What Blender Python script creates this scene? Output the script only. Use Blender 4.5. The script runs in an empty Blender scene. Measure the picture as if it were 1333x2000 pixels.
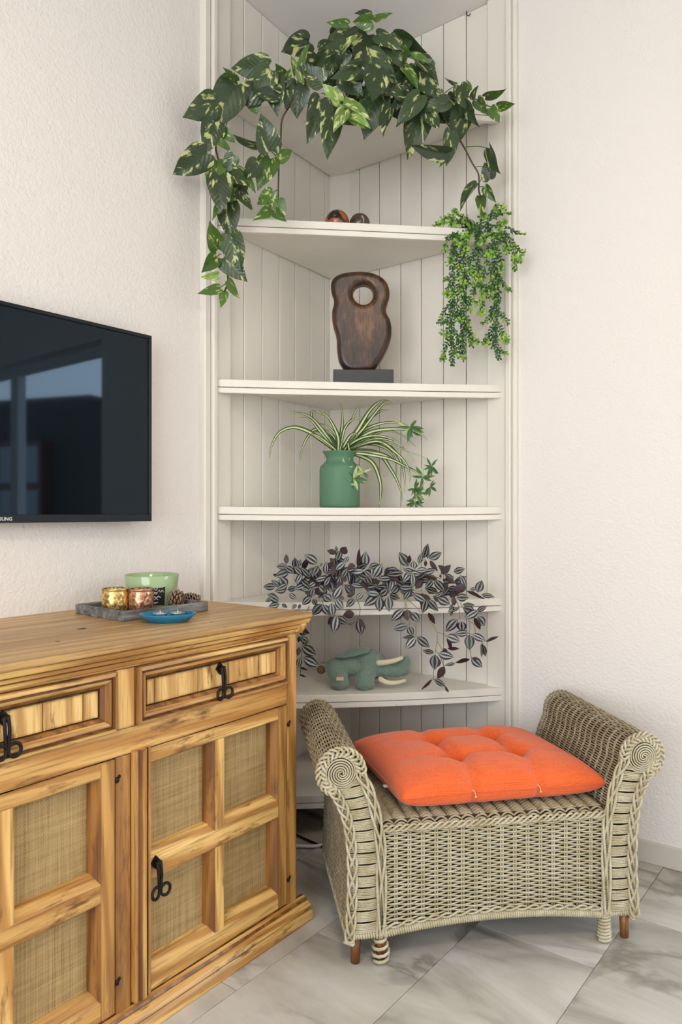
import bpy, math, random
from mathutils import Vector, Matrix, noise
random.seed(7)
R_ = math.radians
sc = bpy.context.scene
col = sc.collection

# ------------------------------------------------------------------ camera
FPX, EYE, YAW = 1420.0, 1.15, R_(35.7)
CAM = Vector((1.8844, -2.5609, EYE))
cd_ = bpy.data.cameras.new('camera')
cd_.sensor_fit = 'VERTICAL'; cd_.sensor_height = 36.0; cd_.lens = 36.0 * FPX / 2000.0
cd_.clip_start = 0.05
cam = bpy.data.objects.new('camera', cd_); col.objects.link(cam)
cam.location = CAM; cam.rotation_euler = (R_(90), 0, YAW)
sc.camera = cam
RIGHT = Vector((math.cos(YAW), math.sin(YAW), 0)); FWD = Vector((-math.sin(YAW), math.cos(YAW), 0)); UP = Vector((0, 0, 1))

# ------------------------------------------------------------------ light
w = bpy.data.worlds.new('sky'); sc.world = w; w.use_nodes = True
nt = w.node_tree; nt.nodes.clear()
o_ = nt.nodes.new('ShaderNodeOutputWorld'); b_ = nt.nodes.new('ShaderNodeBackground')
tc = nt.nodes.new('ShaderNodeTexCoord'); sp = nt.nodes.new('ShaderNodeSeparateXYZ'); cr = nt.nodes.new('ShaderNodeValToRGB')
cr.color_ramp.elements[0].position = 0.0; cr.color_ramp.elements[0].color = (.93, .965, 1.0, 1)
cr.color_ramp.elements[1].position = 0.7; cr.color_ramp.elements[1].color = (.62, .78, 1.0, 1)
nt.links.new(tc.outputs['Generated'], sp.inputs[0]); nt.links.new(sp.outputs['Z'], cr.inputs[0])
nt.links.new(cr.outputs[0], b_.inputs[0]); b_.inputs[1].default_value = 7.8
nt.links.new(b_.outputs[0], o_.inputs[0])
WIN_A = (2.02, 4.25, 0.06, 2.17)      # terrace door in the right wall (x0,x1,z0,z1)
WIN_B = (0.55, 3.75, 0.55, 2.55)      # window in the wall behind the camera
ROOM_X, ROOM_Y, CEIL = 4.4, -5.2, 3.055
YR = -0.031                            # face of the right wall
def portal(name, loc, rot, sx, sy):
    l = bpy.data.lights.new(name, 'AREA'); l.shape = 'RECTANGLE'; l.size = sx; l.size_y = sy
    l.cycles.is_portal = True
    o = bpy.data.objects.new(name, l); col.objects.link(o); o.location = loc; o.rotation_euler = rot
portal('window_portal', ((WIN_A[0]+WIN_A[1])/2, YR+.16, (WIN_A[2]+WIN_A[3])/2), (R_(-90), 0, 0), WIN_A[1]-WIN_A[0], WIN_A[3]-WIN_A[2])
portal('window_portal', ((WIN_B[0]+WIN_B[1])/2, ROOM_Y-.16, (WIN_B[2]+WIN_B[3])/2), (R_(90), 0, 0), WIN_B[1]-WIN_B[0], WIN_B[3]-WIN_B[2])
def fill_light(loc, power):  # added warm fill light for the room, no such lamp in view
    l = bpy.data.lights.new('ceiling_lamp_light', 'AREA'); l.shape = 'DISK'; l.size = .45; l.energy = power; l.color = (1, .86, .68)
    o = bpy.data.objects.new('ceiling_lamp_light', l); col.objects.link(o); o.location = loc
FILL_LAMP = (2.3, -2.6, CEIL - .10)
fill_light((FILL_LAMP[0], FILL_LAMP[1], FILL_LAMP[2] - .012), 26)
vs = sc.view_settings
vs.view_transform = 'Standard'; vs.look = 'None'; vs.gamma = 1.0; vs.use_curve_mapping = False; vs.exposure = 0.0
sc.cycles.max_bounces = 6; sc.cycles.diffuse_bounces = 4; sc.cycles.adaptive_threshold = .03; sc.cycles.use_denoising = True

# ------------------------------------------------------------------ helpers
def P(px, py, Z): return CAM + FWD*Z + RIGHT*((px-666.5)/FPX*Z) + UP*((1000-py)/FPX*Z)
def on_z(px, py, z): return P(px, py, (z-EYE)*FPX/(1000-py))

class MB:
    def __init__(s): s.v = []; s.f = []; s.sm = []
    def add(s, vs_, fs, smooth=False):
        n = len(s.v); s.v.extend(tuple(p) for p in vs_)
        for f in fs: s.f.append(tuple(i+n for i in f)); s.sm.append(smooth)
    def box(s, x0, x1, y0, y1, z0, z1):
        if x0 > x1: x0, x1 = x1, x0
        if y0 > y1: y0, y1 = y1, y0
        if z0 > z1: z0, z1 = z1, z0
        s.add([(x0,y0,z0),(x1,y0,z0),(x1,y1,z0),(x0,y1,z0),(x0,y0,z1),(x1,y0,z1),(x1,y1,z1),(x0,y1,z1)],
              [(0,3,2,1),(4,5,6,7),(0,1,5,4),(1,2,6,5),(2,3,7,6),(3,0,4,7)]); return s
    def prism(s, poly, a, b, put):
        """poly: list of 2d points (ccw seen from +axis); put(u,v,w) -> 3d point; extruded w from a to b."""
        n = len(poly)
        s.add([put(u, v, a) for u, v in poly]+[put(u, v, b) for u, v in poly],
              [tuple(range(n))[::-1], tuple(range(n, 2*n))]+[(i, (i+1) % n, n+(i+1) % n, n+i) for i in range(n)]); return s
    def tube(s, pts, r, n=6, cap=True, closed=False):
        pts = [Vector(p) for p in pts]; m = len(pts)
        rr = r if isinstance(r, (list, tuple)) else [r]*m
        vs_ = []; u = None
        for i, p in enumerate(pts):
            if closed: t = pts[(i+1) % m]-pts[i-1]
            else: t = pts[min(i+1, m-1)]-pts[max(i-1, 0)]
            if t.length < 1e-9: t = Vector((0, 0, 1))
            t.normalize()
            if u is None: u = t.orthogonal().normalized()
            else:
                u = u - t*u.dot(t)
                u = t.orthogonal().normalized() if u.length < 1e-6 else u.normalized()
            v = t.cross(u)
            for k in range(n):
                a = 2*math.pi*k/n; vs_.append(p+(u*math.cos(a)+v*math.sin(a))*rr[i])
        fs = []
        for i in range(m if closed else m-1):
            j = (i+1) % m
            for k in range(n): fs.append((i*n+k, i*n+(k+1) % n, j*n+(k+1) % n, j*n+k))
        if cap and not closed: fs += [tuple(range(n))[::-1], tuple(range((m-1)*n, m*n))]
        s.add(vs_, fs, True); return s
    def lathe(s, prof, n=32, c=(0, 0, 0), sx=1, sy=1):
        vs_ = []; fs = []; m = len(prof)
        for r, z in prof:
            for k in range(n):
                a = 2*math.pi*k/n; vs_.append((c[0]+r*sx*math.cos(a), c[1]+r*sy*math.sin(a), c[2]+z))
        for i in range(m-1):
            for k in range(n): fs.append((i*n+k, i*n+(k+1) % n, (i+1)*n+(k+1) % n, (i+1)*n+k))
        if prof[0][0] > 1e-5: fs.append(tuple(range(n))[::-1])
        if prof[-1][0] > 1e-5: fs.append(tuple(range((m-1)*n, m*n)))
        s.add(vs_, fs, True); return s
    def ball(s, c, r, nu=20, nv=12):
        rx, ry, rz = r if isinstance(r, (tuple, list)) else (r, r, r)
        vs_ = []; fs = []
        for i in range(nv+1):
            th = math.pi*i/nv
            for k in range(nu):
                a = 2*math.pi*k/nu
                vs_.append((c[0]+rx*math.sin(th)*math.cos(a), c[1]+ry*math.sin(th)*math.sin(a), c[2]-rz*math.cos(th)))
        for i in range(nv):
            for k in range(nu): fs.append((i*nu+k, i*nu+(k+1) % nu, (i+1)*nu+(k+1) % nu, (i+1)*nu+k))
        s.add(vs_, fs, True); return s
    def mesh(s, name):
        me = bpy.data.meshes.new(name); me.from_pydata(s.v, [], s.f)
        me.polygons.foreach_set('use_smooth', s.sm); me.update(); return me
    def obj(s, name, mat, parent=None, bevel=0, seg=1):
        o = bpy.data.objects.new(name, s.mesh(name)); col.objects.link(o); o.data.materials.append(mat)
        if parent: o.parent = parent
        if bevel:
            m = o.modifiers.new('bevel', 'BEVEL'); m.width = bevel; m.segments = seg; m.limit_method = 'ANGLE'; m.angle_limit = R_(40)
        return o

def tag(o, label=None, cat=None, group=None, kind=None):
    for k, v in (('label', label), ('category', cat), ('group', group), ('kind', kind)):
        if v: o[k] = v
    return o
def thing(name, loc, rz, label, cat, group=None):
    e = bpy.data.objects.new(name, None); col.objects.link(e); e.location = loc; e.rotation_euler = (0, 0, rz); e.empty_display_size = .05
    return tag(e, label, cat, group)
def inst(name, me, parent, mat4, mat=None):
    o = bpy.data.objects.new(name, me); col.objects.link(o); o.parent = parent; o.matrix_local = mat4; return o
def smooth_pts(pts, k=6):
    pts = [Vector(p) for p in pts]
    if len(pts) < 3: return [pts[0].lerp(pts[-1], i/k) for i in range(k+1)]
    out = []
    for i in range(len(pts)-1):
        p0 = pts[max(i-1, 0)]; p1 = pts[i]; p2 = pts[i+1]; p3 = pts[min(i+2, len(pts)-1)]
        for j in range(k):
            t = j/k
            out.append(.5*((2*p1)+(p2-p0)*t+(2*p0-5*p1+4*p2-p3)*t*t+(3*p1-p0-3*p2+p3)*t**3))
    out.append(pts[-1]); return out

# ------------------------------------------------------------------ materials
def mat(name, base=(.8, .8, .8), rough=.5, metal=0, spec=.5, **kw):
    m = bpy.data.materials.new(name); m.use_nodes = True
    b = m.node_tree.nodes['Principled BSDF']
    b.inputs['Base Color'].default_value = (*base, 1); b.inputs['Roughness'].default_value = rough
    b.inputs['Metallic'].default_value = metal; b.inputs['Specular IOR Level'].default_value = spec
    for k, v in kw.items(): b.inputs[k.replace('_', ' ')].default_value = v
    return m
class N:
    """small node-graph writer"""
    def __init__(s, m): s.t = m.node_tree; s.b = s.t.nodes['Principled BSDF']
    def n(s, kind, **kw):
        x = s.t.nodes.new('ShaderNode'+kind)
        for k, v in kw.items():
            if hasattr(x, k): setattr(x, k, v)
            else: s.set(x, k, v)
        return x
    def set(s, x, k, v):
        k = k.replace('_', ' ')
        if hasattr(v, 'is_output') or isinstance(v, bpy.types.NodeSocket): s.t.links.new(v, x.inputs[k])
        else: x.inputs[k].default_value = v
    def lk(s, a, b): s.t.links.new(a, b)
    def coord(s, scale=(1, 1, 1), rand=True, kind='Object', rot=(0, 0, 0)):
        c = s.n('TexCoord'); out = c.outputs[kind]
        if rand:
            oi = s.n('ObjectInfo'); mu = s.n('Math', operation='MULTIPLY'); s.lk(oi.outputs['Random'], mu.inputs[0]); mu.inputs[1].default_value = 37.0
            ad = s.n('VectorMath', operation='ADD'); s.lk(out, ad.inputs[0]); s.lk(mu.outputs[0], ad.inputs[1]); out = ad.outputs[0]
        mp = s.n('Mapping'); s.lk(out, mp.inputs[0]); mp.inputs['Scale'].default_value = scale; mp.inputs['Rotation'].default_value = rot
        return mp.outputs[0]
    def noise(s, vec, scale, detail=4, rough=.55, dist=0):
        x = s.n('TexNoise'); s.lk(vec, x.inputs['Vector']); x.inputs['Scale'].default_value = scale; x.inputs['Detail'].default_value = detail
        x.inputs['Roughness'].default_value = rough; x.inputs['Distortion'].default_value = dist; return x.outputs['Fac']
    def ramp(s, fac, stops):
        x = s.n('ValToRGB'); s.lk(fac, x.inputs[0]); e = x.color_ramp.elements
        while len(e) < len(stops): e.new(.5)
        for el, (p, c) in zip(e, stops):
            el.position = p; el.color = (*c, 1) if isinstance(c, tuple) else (c, c, c, 1)
        return x.outputs[0]
    def mix(s, fac, a, b, mode='MIX'):
        x = s.n('Mix', data_type='RGBA', blend_type=mode)
        for sock, v in ((x.inputs[0], fac), (x.inputs[6], a), (x.inputs[7], b)):
            if isinstance(v, bpy.types.NodeSocket): s.lk(v, sock)
            elif isinstance(v, tuple): sock.default_value = (*v, 1)
            else: sock.default_value = v
        return x.outputs[2]
    def math(s, op, a, b=None, c=None):
        x = s.n('Math', operation=op)
        for i, v in enumerate((a, b, c)):
            if v is None: continue
            if isinstance(v, bpy.types.NodeSocket): s.lk(v, x.inputs[i])
            else: x.inputs[i].default_value = v
        return x.outputs[0]
    def col(s, c): s.lk(c, s.b.inputs['Base Color'])
    def bump(s, h, dist=.001, strength=1.0):
        x = s.n('Bump'); s.lk(h, x.inputs['Height']); x.inputs['Distance'].default_value = dist; x.inputs['Strength'].default_value = strength
        s.lk(x.outputs[0], s.b.inputs['Normal'])

def m_plaster(name, c):
    m = mat(name, c, .9, spec=.2); g = N(m); v = g.coord(rand=False)
    a = g.noise(v, 105, 3, .5); b = g.noise(v, 30, 2)
    g.bump(g.math('ADD', a, g.math('MULTIPLY', b, .5)), .0045, .6)
    return m
def m_paint(name, c=(.82, .775, .695)):
    m = mat(name, c, .45, spec=.35); g = N(m); v = g.coord((1, 1, .06))
    a = g.noise(v, 60, 4, .6); chip = g.ramp(g.noise(g.coord((1, 1, .25)), 42, 3, .7), [(.0, 0.0), (.745, 0.0), (.76, 1.0)])
    base = g.mix(g.ramp(g.noise(g.coord((1, 1, .1)), 5, 2), [(.35, 0.0), (.7, 1.0)]), c, tuple(x*.955 for x in c))
    g.col(g.mix(chip, base, (.42, .30, .22)))
    g.bump(a, .0008, .5); return m
def m_pine(name, axis, light=(.84, .53, .18), dark=(.42, .18, .036), stain=.9):
    m = mat(name, light, .42, spec=.4, Coat_Weight=.15, Coat_Roughness=.3); g = N(m)
    sc_ = [1, 1, 1]; sc_[axis] = .09
    v = g.coord(tuple(sc_))
    warp = g.noise(v, 7, 3, .5)
    rings = g.n('TexWave', wave_type='BANDS', bands_direction='DIAGONAL'); g.lk(v, rings.inputs['Vector'])
    rings.inputs['Scale'].default_value = 13; rings.inputs['Distortion'].default_value = 5; rings.inputs['Detail'].default_value = 2; rings.inputs['Detail Scale'].default_value = .9
    c1 = g.mix(g.ramp(rings.outputs['Fac'], [(.35, 0.0), (.9, 1.0)]), light, tuple(l*.2+d*.8 for l, d in zip(light, dark)))
    c2 = g.mix(g.ramp(warp, [(.45, 0.0), (.66, 1.0)]), c1, dark)
    sc2 = [1, 1, 1]; sc2[axis] = .035
    fine = g.noise(g.coord(tuple(sc2)), 170, 3, .6)
    c3 = g.mix(g.ramp(fine, [(.5, 0.0), (.75, .7)]), c2, tuple(d*.4 for d in dark))
    sc3 = [1, 1, 1]; sc3[axis] = .22
    st = g.ramp(g.noise(g.coord(tuple(sc3)), 26, 5, .68), [(.57, 0.0), (.68, stain)])
    c4 = g.mix(st, c3, (.13, .05, .014))
    bv = g.n('Bevel'); bv.samples = 2; bv.inputs['Radius'].default_value = .010
    ge = g.n('NewGeometry'); dt = g.n('VectorMath', operation='DOT_PRODUCT'); g.lk(bv.outputs[0], dt.inputs[0]); g.lk(ge.outputs['Normal'], dt.inputs[1])
    edge = g.ramp(dt.outputs['Value'], [(.74, 1.0), (.975, 0.0)])
    patch = g.ramp(g.noise(g.coord(tuple(sc3)), 18, 4, .7), [(.36, 0.1), (.54, .95)])
    c4 = g.mix(g.math('MULTIPLY', edge, patch), c4, (.10, .036, .010))
    g.col(c4); g.bump(g.math('ADD', fine, g.math('MULTIPLY', rings.outputs['Fac'], .3)), .0009, .5); return m
def m_burlap():
    m = mat('burlap', (.5, .37, .2), .95, spec=.1); g = N(m); v = g.coord(rand=False)
    w1 = g.n('TexWave', wave_type='BANDS', bands_direction='X'); w2 = g.n('TexWave', wave_type='BANDS', bands_direction='Z')
    for q in (w1, w2):
        g.lk(v, q.inputs['Vector']); q.inputs['Scale'].default_value = 120; q.inputs['Distortion'].default_value = 1.5; q.inputs['Detail Scale'].default_value = .4
    th = g.math('ADD', w1.outputs['Fac'], w2.outputs['Fac'])
    sl = g.noise(g.coord((1, 1, .04), rand=False), 160, 2, .7); sl2 = g.noise(g.coord((.04, 1, 1), rand=False), 160, 2, .7)
    f = g.math('ADD', g.math('MULTIPLY', th, .3), g.math('MULTIPLY', g.math('ADD', sl, sl2), .42))
    g.col(g.ramp(f, [(.35, (.13, .073, .023)), (.62, (.35, .23, .095)), (.9, (.60, .43, .21))]))
    g.bump(f, .0015, .8); return m
def m_marble():
    m = mat('marble_tile', (.72, .7, .66), .16, spec=.5); g = N(m); v = g.coord((1, .45, 1), rot=(0, 0, .6))
    big = g.noise(v, 3.2, 5, .6, .8)
    base = g.ramp(big, [(.28, (.26, .235, .19)), (.44, (.47, .435, .375)), (.60, (.60, .565, .505)), (.8, (.40, .375, .33))])
    vein = g.math('ABSOLUTE', g.math('SUBTRACT', g.noise(v, 2.6, 5, .55, .5), .5))
    vm = g.ramp(vein, [(.0, .8), (.035, 0.0)])
    spots = g.ramp(g.noise(v, 2.0, 2), [(.40, 0.0), (.55, 1.0)])
    g.col(g.mix(g.math('MULTIPLY', vm, spots), base, (.20, .18, .145)))
    return m
def m_wicker(name, c1, c2):
    m = mat(name, c1, .55, spec=.35); g = N(m); v = g.coord(rand=False)
    a = g.noise(v, 22, 3, .65); b = g.noise(v, 210, 2)
    c = g.mix(g.ramp(a, [(.35, 0.0), (.68, 1.0)]), c1, c2)
    g.col(g.mix(g.ramp(b, [(.5, 0.0), (.75, .5)]), c, tuple(x*.45 for x in c2))); return m
def m_leaf(name, base, light, amount, rough=.30):
    m = mat(name, base, rough, spec=.45); g = N(m)
    v = g.coord((2.2, .9, 1), rot=(0, 0, .0))
    tcx = g.n('TexCoord'); sx = g.n('SeparateXYZ'); g.lk(tcx.outputs['Object'], sx.inputs[0])
    ax = g.math('ABSOLUTE', sx.outputs['X'])
    vv = g.n('VectorMath', operation='MULTIPLY'); g.lk(v, vv.inputs[0]); vv.inputs[1].default_value = (1, 1, 1)
    sk = g.n('CombineXYZ'); g.lk(g.math('ADD', sx.outputs['Y'], g.math('MULTIPLY', ax, -1.0)), sk.inputs[0]); g.lk(g.math('MULTIPLY', sx.outputs['X'], 1.1), sk.inputs[1])
    oi = g.n('ObjectInfo'); g.lk(g.math('MULTIPLY', oi.outputs['Random'], 50), sk.inputs[2])
    nz = g.noise(sk.outputs[0], 3.4, 4, .58)
    blot = g.ramp(nz, [(1-amount, 0.0), (min(1-amount+.055, .99), 1.0)])
    rnd = g.mix(oi.outputs['Random'], tuple(x*.75 for x in base), tuple(x*1.3 for x in base))
    rib = g.ramp(ax, [(.0, .55), (.02, 0.0)])
    c = g.mix(blot, rnd, light); c = g.mix(rib, c, tuple(x*.6 for x in base))
    g.col(c)
    # side veins
    vw = g.n('TexWave', wave_type='BANDS', bands_direction='X'); cv = g.n('CombineXYZ'); g.lk(g.math('ADD', sx.outputs['Y'], g.math('MULTIPLY', ax, -.8)), cv.inputs[0]); g.lk(cv.outputs[0], vw.inputs['Vector']); vw.inputs['Scale'].default_value = 2.2
    g.bump(vw.outputs['Fac'], .03, .07); return m
def m_stripe_leaf():
    m = mat('striped_leaf', (.02, .015, .03), .42, spec=.4); g = N(m)
    t = g.n('TexCoord'); sx = g.n('SeparateXYZ'); g.lk(t.outputs['UV'], sx.inputs[0])
    d = g.math('MULTIPLY', g.math('ABSOLUTE', g.math('SUBTRACT', sx.outputs['X'], .5)), 2.0)
    oi = g.n('ObjectInfo'); jit = g.math('MULTIPLY', g.math('SUBTRACT', oi.outputs['Random'], .5), .1)
    nz = g.math('MULTIPLY', g.math('SUBTRACT', g.noise(t.outputs['Object'], 9, 3), .5), .18)
    d2 = g.math('ADD', g.math('ADD', d, jit), nz)
    c = g.ramp(d2, [(.18, (.010, .006, .016)), (.25, (.26, .29, .22)), (.56, (.34, .37, .28)), (.63, (.016, .009, .034)), (1.0, (.022, .012, .055))])
    dim = g.mix(oi.outputs['Random'], (.55, .55, .55), (1.2, 1.2, 1.2))
    g.col(g.mix(1.0, c, dim, 'MULTIPLY')); return m
def m_spider():
    m = mat('spider_blade', (.2, .3, .08), .4); g = N(m); t = g.n('TexCoord'); sx = g.n('SeparateXYZ'); g.lk(t.outputs['UV'], sx.inputs[0])
    d = g.math('MULTIPLY', g.math('ABSOLUTE', g.math('SUBTRACT', sx.outputs['X'], .5)), 2.0)
    g.col(g.ramp(d, [(.26, (.62, .66, .36)), (.42, (.14, .22, .045)), (.7, (.022, .05, .016)), (1.0, (.07, .11, .03))])); return m

M = {}
M['plaster'] = m_plaster('wall_plaster', (.815, .765, .72))
M['ceil'] = mat('ceiling_paint', (.80, .78, .74), .9, spec=.2)
M['paint'] = m_paint('white_paint'); M['trim'] = m_paint('cream_trim_paint', (.80, .755, .68))
M['pine_x'] = m_pine('pine_along_x', 0); M['pine_z'] = m_pine('pine_along_z', 2, (.64, .345, .095), (.32, .135, .03), .65)
M['pine_p'] = m_pine('pine_panel', 2, (.84, .56, .21), (.50, .26, .07), .95)
M['pine_zl'] = m_pine('pale_pine_along_z', 2, (.82, .51, .17), (.44, .19, .04), .8)
M['pine_stain'] = m_pine('burnt_pine_stain', 2, (.36, .155, .036), (.15, .055, .013), .9)
M['pine_top'] = m_pine('pine_top', 0, (.60, .37, .14), (.40, .215, .07), .25)
M['dark_stain'] = mat('dark_stain', (.07, .028, .008), .6); M['burlap'] = m_burlap(); M['iron'] = mat('black_iron', (.018, .015, .013), .45, .7)
M['marble'] = m_marble(); M['grout'] = mat('grout', (.42, .37, .29), .9)
M['skirt'] = mat('skirting_marble', (.62, .58, .52), .3)
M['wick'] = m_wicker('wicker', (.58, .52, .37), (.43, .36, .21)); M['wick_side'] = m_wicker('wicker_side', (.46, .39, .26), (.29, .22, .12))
M['wick_core'] = mat('wicker_core', (.03, .019, .01), .9); M['peg'] = m_pine('peg_wood', 2, (.30, .13, .035), (.15, .05, .012), .5)  # dark backing colour stands in for shade between the wicker strands
M['white_pl'] = mat('white_plastic', (.8, .8, .8), .4); M['black_pl'] = mat('black_plastic', (.012, .013, .014), .35)
M['leaf_d'] = m_leaf('pothos_dark', (.031, .056, .020), (.47, .50, .20), .425)
M['leaf_m'] = m_leaf('pothos_mid', (.06, .13, .02), (.50, .54, .17), .42)
M['leaf_l'] = m_leaf('pothos_light', (.17, .29, .055), (.56, .61, .28), .47)
M['stem_b'] = mat('brown_stem', (.06, .035, .02), .6); M['stem_g'] = mat('green_stem', (.07, .15, .03), .5)
M['stripe'] = m_stripe_leaf(); M['purple'] = mat('purple_leaf_back', (.040, .016, .018), .55); M['stem_y'] = mat('tan_stem', (.26, .22, .06), .5)
M['spider'] = m_spider()

# ------------------------------------------------------------------ setting: room shell
def struct(o): o['kind'] = 'structure'; return o
T = .2
# left wall: face x = .024 beside the shelves, set back a little behind the panelling
mb = MB().prism([(-T, ROOM_Y-T), (.024, ROOM_Y-T), (.024, -.775), (-.03, -.775), (-.03, .25), (-T, .25)], 0, CEIL, lambda u, v, w: (u, v, w))
struct(mb.obj('wall_left', M['plaster']))
mb = MB()
x0, x1, z0, z1 = WIN_A
mb.prism([(-.03, .05), (.845, .05), (.845, YR), (x0, YR), (x0, YR+T+.05), (-.03, YR+T+.05)], 0, CEIL, lambda u, v, w: (u, v, w))
mb.box(x1, ROOM_X+T, YR, YR+T+.05, 0, CEIL); mb.box(x0, x1, YR, YR+T+.05, z1, CEIL); mb.box(x0, x1, YR, YR+T+.05, 0, z0)
struct(mb.obj('wall_right', M['plaster']))
mb = MB(); x0, x1, z0, z1 = WIN_B
mb.box(.024, x0, ROOM_Y-T, ROOM_Y, 0, CEIL); mb.box(x1, ROOM_X, ROOM_Y-T, ROOM_Y, 0, CEIL); mb.box(x0, x1, ROOM_Y-T, ROOM_Y, z1, CEIL); mb.box(x0, x1, ROOM_Y-T, ROOM_Y, 0, z0)
struct(mb.obj('wall_back', M['plaster']))
struct(MB().box(ROOM_X, ROOM_X+T, ROOM_Y-T, YR, 0, CEIL).obj('wall_side', M['plaster']))
struct(MB().box(-T, ROOM_X+T, ROOM_Y-T, .3, CEIL, CEIL+.15).obj('ceiling', M['ceil']))
floor = struct(MB().box(-T, ROOM_X+T, ROOM_Y-T, .3, -.12, -.0035).obj('floor', M['grout']))
# windows (seen only in the television's reflection)
def window(name, x0, x1, y, z0, z1, cols):
    m = MB(); t = .055
    m.box(x0, x1, y-.03, y+.03, z1-t, z1); m.box(x0, x1, y-.03, y+.03, z0, z0+t)
    for i in range(cols+1):
        c = x0+t/2+(x1-x0-t)*(i/cols if cols != 2 or i != 1 else .56); tt = t*(1.9 if cols == 2 and i == 1 else 1); m.box(c-tt/2, c+tt/2, y-.03, y+.03, z0+t, z1-t)
    return struct(m.obj(name, M['white_pl']))
window('window_1', WIN_A[0], WIN_A[1], YR+.12, WIN_A[2], WIN_A[3], 2)
window('window_2', WIN_B[0], WIN_B[1], ROOM_Y-.12, WIN_B[2], WIN_B[3], 3)
struct(MB().box(.87, WIN_A[0], YR-.011, YR+.002, 0, .071).obj('baseboard_right', M['skirt'], bevel=.002))
# marble floor tiles, half-bond rows running away from the lens
TL, TW, GAP = .612, .325, .0022
tile_me = MB().box(-TL/2+GAP/2, TL/2-GAP/2, -TW/2+GAP/2, TW/2-GAP/2, -.003, 0).mesh('tile'); tile_me.materials.append(M['marble'])
ang = R_(87.8)
dy = Vector((math.cos(ang), math.sin(ang))); dx = Vector((dy.y, -dy.x))
org = Vector((1.352, -.23))           # on joint line between two rows
for r in range(-5, 11):
    for k in range(-10, 5):
        c = org+dx*(TW*(r+.5))+dy*(TL*(k+.5)-.167+(TL/2 if r % 2 else 0))
        if -.25 < c.x < ROOM_X+.2 and ROOM_Y-.25 < c.y < .25:
            inst('tile', tile_me, floor, Matrix.Translation((c.x, c.y, 0))@Matrix.Rotation(ang, 4, 'Z'))
# body for the added fill lamp, unseen behind the camera
lp = thing('ceiling_lamp', FILL_LAMP, 0, 'round white flush ceiling lamp behind the viewpoint', 'lamp')
MB().lathe([(.24, .1), (.24, .02), (.23, 0), (0, 0)], 32).obj('lamp_body', M['white_pl'], lp)
# house across the street, seen mirrored in the television
fac = mat('dark_facade', (.03, .028, .027), .9); redf = mat('red_frame', (.09, .02, .018), .6); cur = mat('curtain', (.20, .22, .24), .8)
hs = thing('house', (13.5, 9, 0), R_(-20), 'dark house with red window frames mirrored in the television screen', 'house')
MB().box(-14, 2.6, 0, 3, -3, 4.0).box(2.6, 26, .4, 3, -3, 4.35).obj('wall', fac, hs)
for cx in (-5.6, -2.4, .6, 4.6, 7.8, 11):
    f = MB(); f.box(cx-.75, cx+.75, -.06, .5, .6, 3.1); wn = f.obj('window', redf, hs)
    for a in (-1, 1):
        for zz in (.75, 1.95): MB().box(cx+a*.36-.3, cx+a*.36+.3, -.08, -.05, zz, zz+1.0).obj('pane', cur, wn)
struct(MB().box(-8, 44, .35, 30, -3.2, -3.0).obj('ground', fac))

# ------------------------------------------------------------------ corner shelf unit
LD = Vector((.03345, -.99944)); RD = Vector((.99918, -.04054))
LN = Vector((-.99944, -.03345)); RN = Vector((.04054, .99918))   # pointing out of the unit, into the walls
unit = thing('corner_shelf_unit', (0, 0, 0), 0, 'built-in white painted corner shelves lined with vertical tongue-and-groove planks', 'shelf unit')
def board(name, d, n, t0, t1, o0, o1, z0, z1, m, bev=.003):
    q = [d*t0+n*o0, d*t1+n*o0, d*t1+n*o1, d*t0+n*o1]
    mb = MB(); mb.prism([(p.x, p.y) for p in q], z0, z1, lambda u, v, w: (u, v, w)); return mb.obj(name, m, unit, bev)
g = .0017
lt = [.0, .059, .165, .27, .373, .477, .582, .69]
for a, b in zip(lt, lt[1:]): board('plank', LD, LN, a+g, b-g, 0, .014, 0, CEIL-.001, M['paint'], .0022)
rt = [.06, .144, .247, .353, .451, .552, .652, .76]
for a, b in zip(rt, rt[1:]): board('plank', RD, RN, a+g, b-g, 0, .014, 0, CEIL-.001, M['paint'], .0022)
board('stile', LD, LN, .671, .752, -.016, .014, 0, CEIL-.001, M['paint'])
board('stile', RD, RN, .748, .823, -.016, .014, 0, CEIL-.001, M['paint'])
mb = MB(); a = LD*.025; b = RD*.095
mb.prism([(0, 0), (a.x, a.y), (b.x, b.y)], 0, CEIL-.001, lambda u, v, w: (u, v, w)); mb.obj('corner_post', M['paint'], unit, .002)
for d, n, t in ((LD, LN, .752), (RD, RN, .825)):   # door-frame style trim at both open ends
    board('trim', d, n, t, t+.022, -.030, .01, 0, CEIL-.001, M['trim'], .004)
    board('trim', d, n, t+.022, t+.055 if d is LD else t+.04, -.020, .01, 0, CEIL-.001, M['trim'], .006)
Lp = LD*.757; Rp = RD*.823
Nout = Vector((Rp-Lp)).normalized(); Nout = Vector((Nout.y, -Nout.x))     # toward the room
if Nout.dot(Vector((CAM.x, CAM.y))) < 0: Nout = -Nout
def front_pt(s, off=0): return Lp.lerp(Rp, s)+Nout*(.018*4*s*(1-s)+off)
SH = [2.63, 2.185, 1.617, 1.170, .834, .505, .150]
NS = 16
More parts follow.
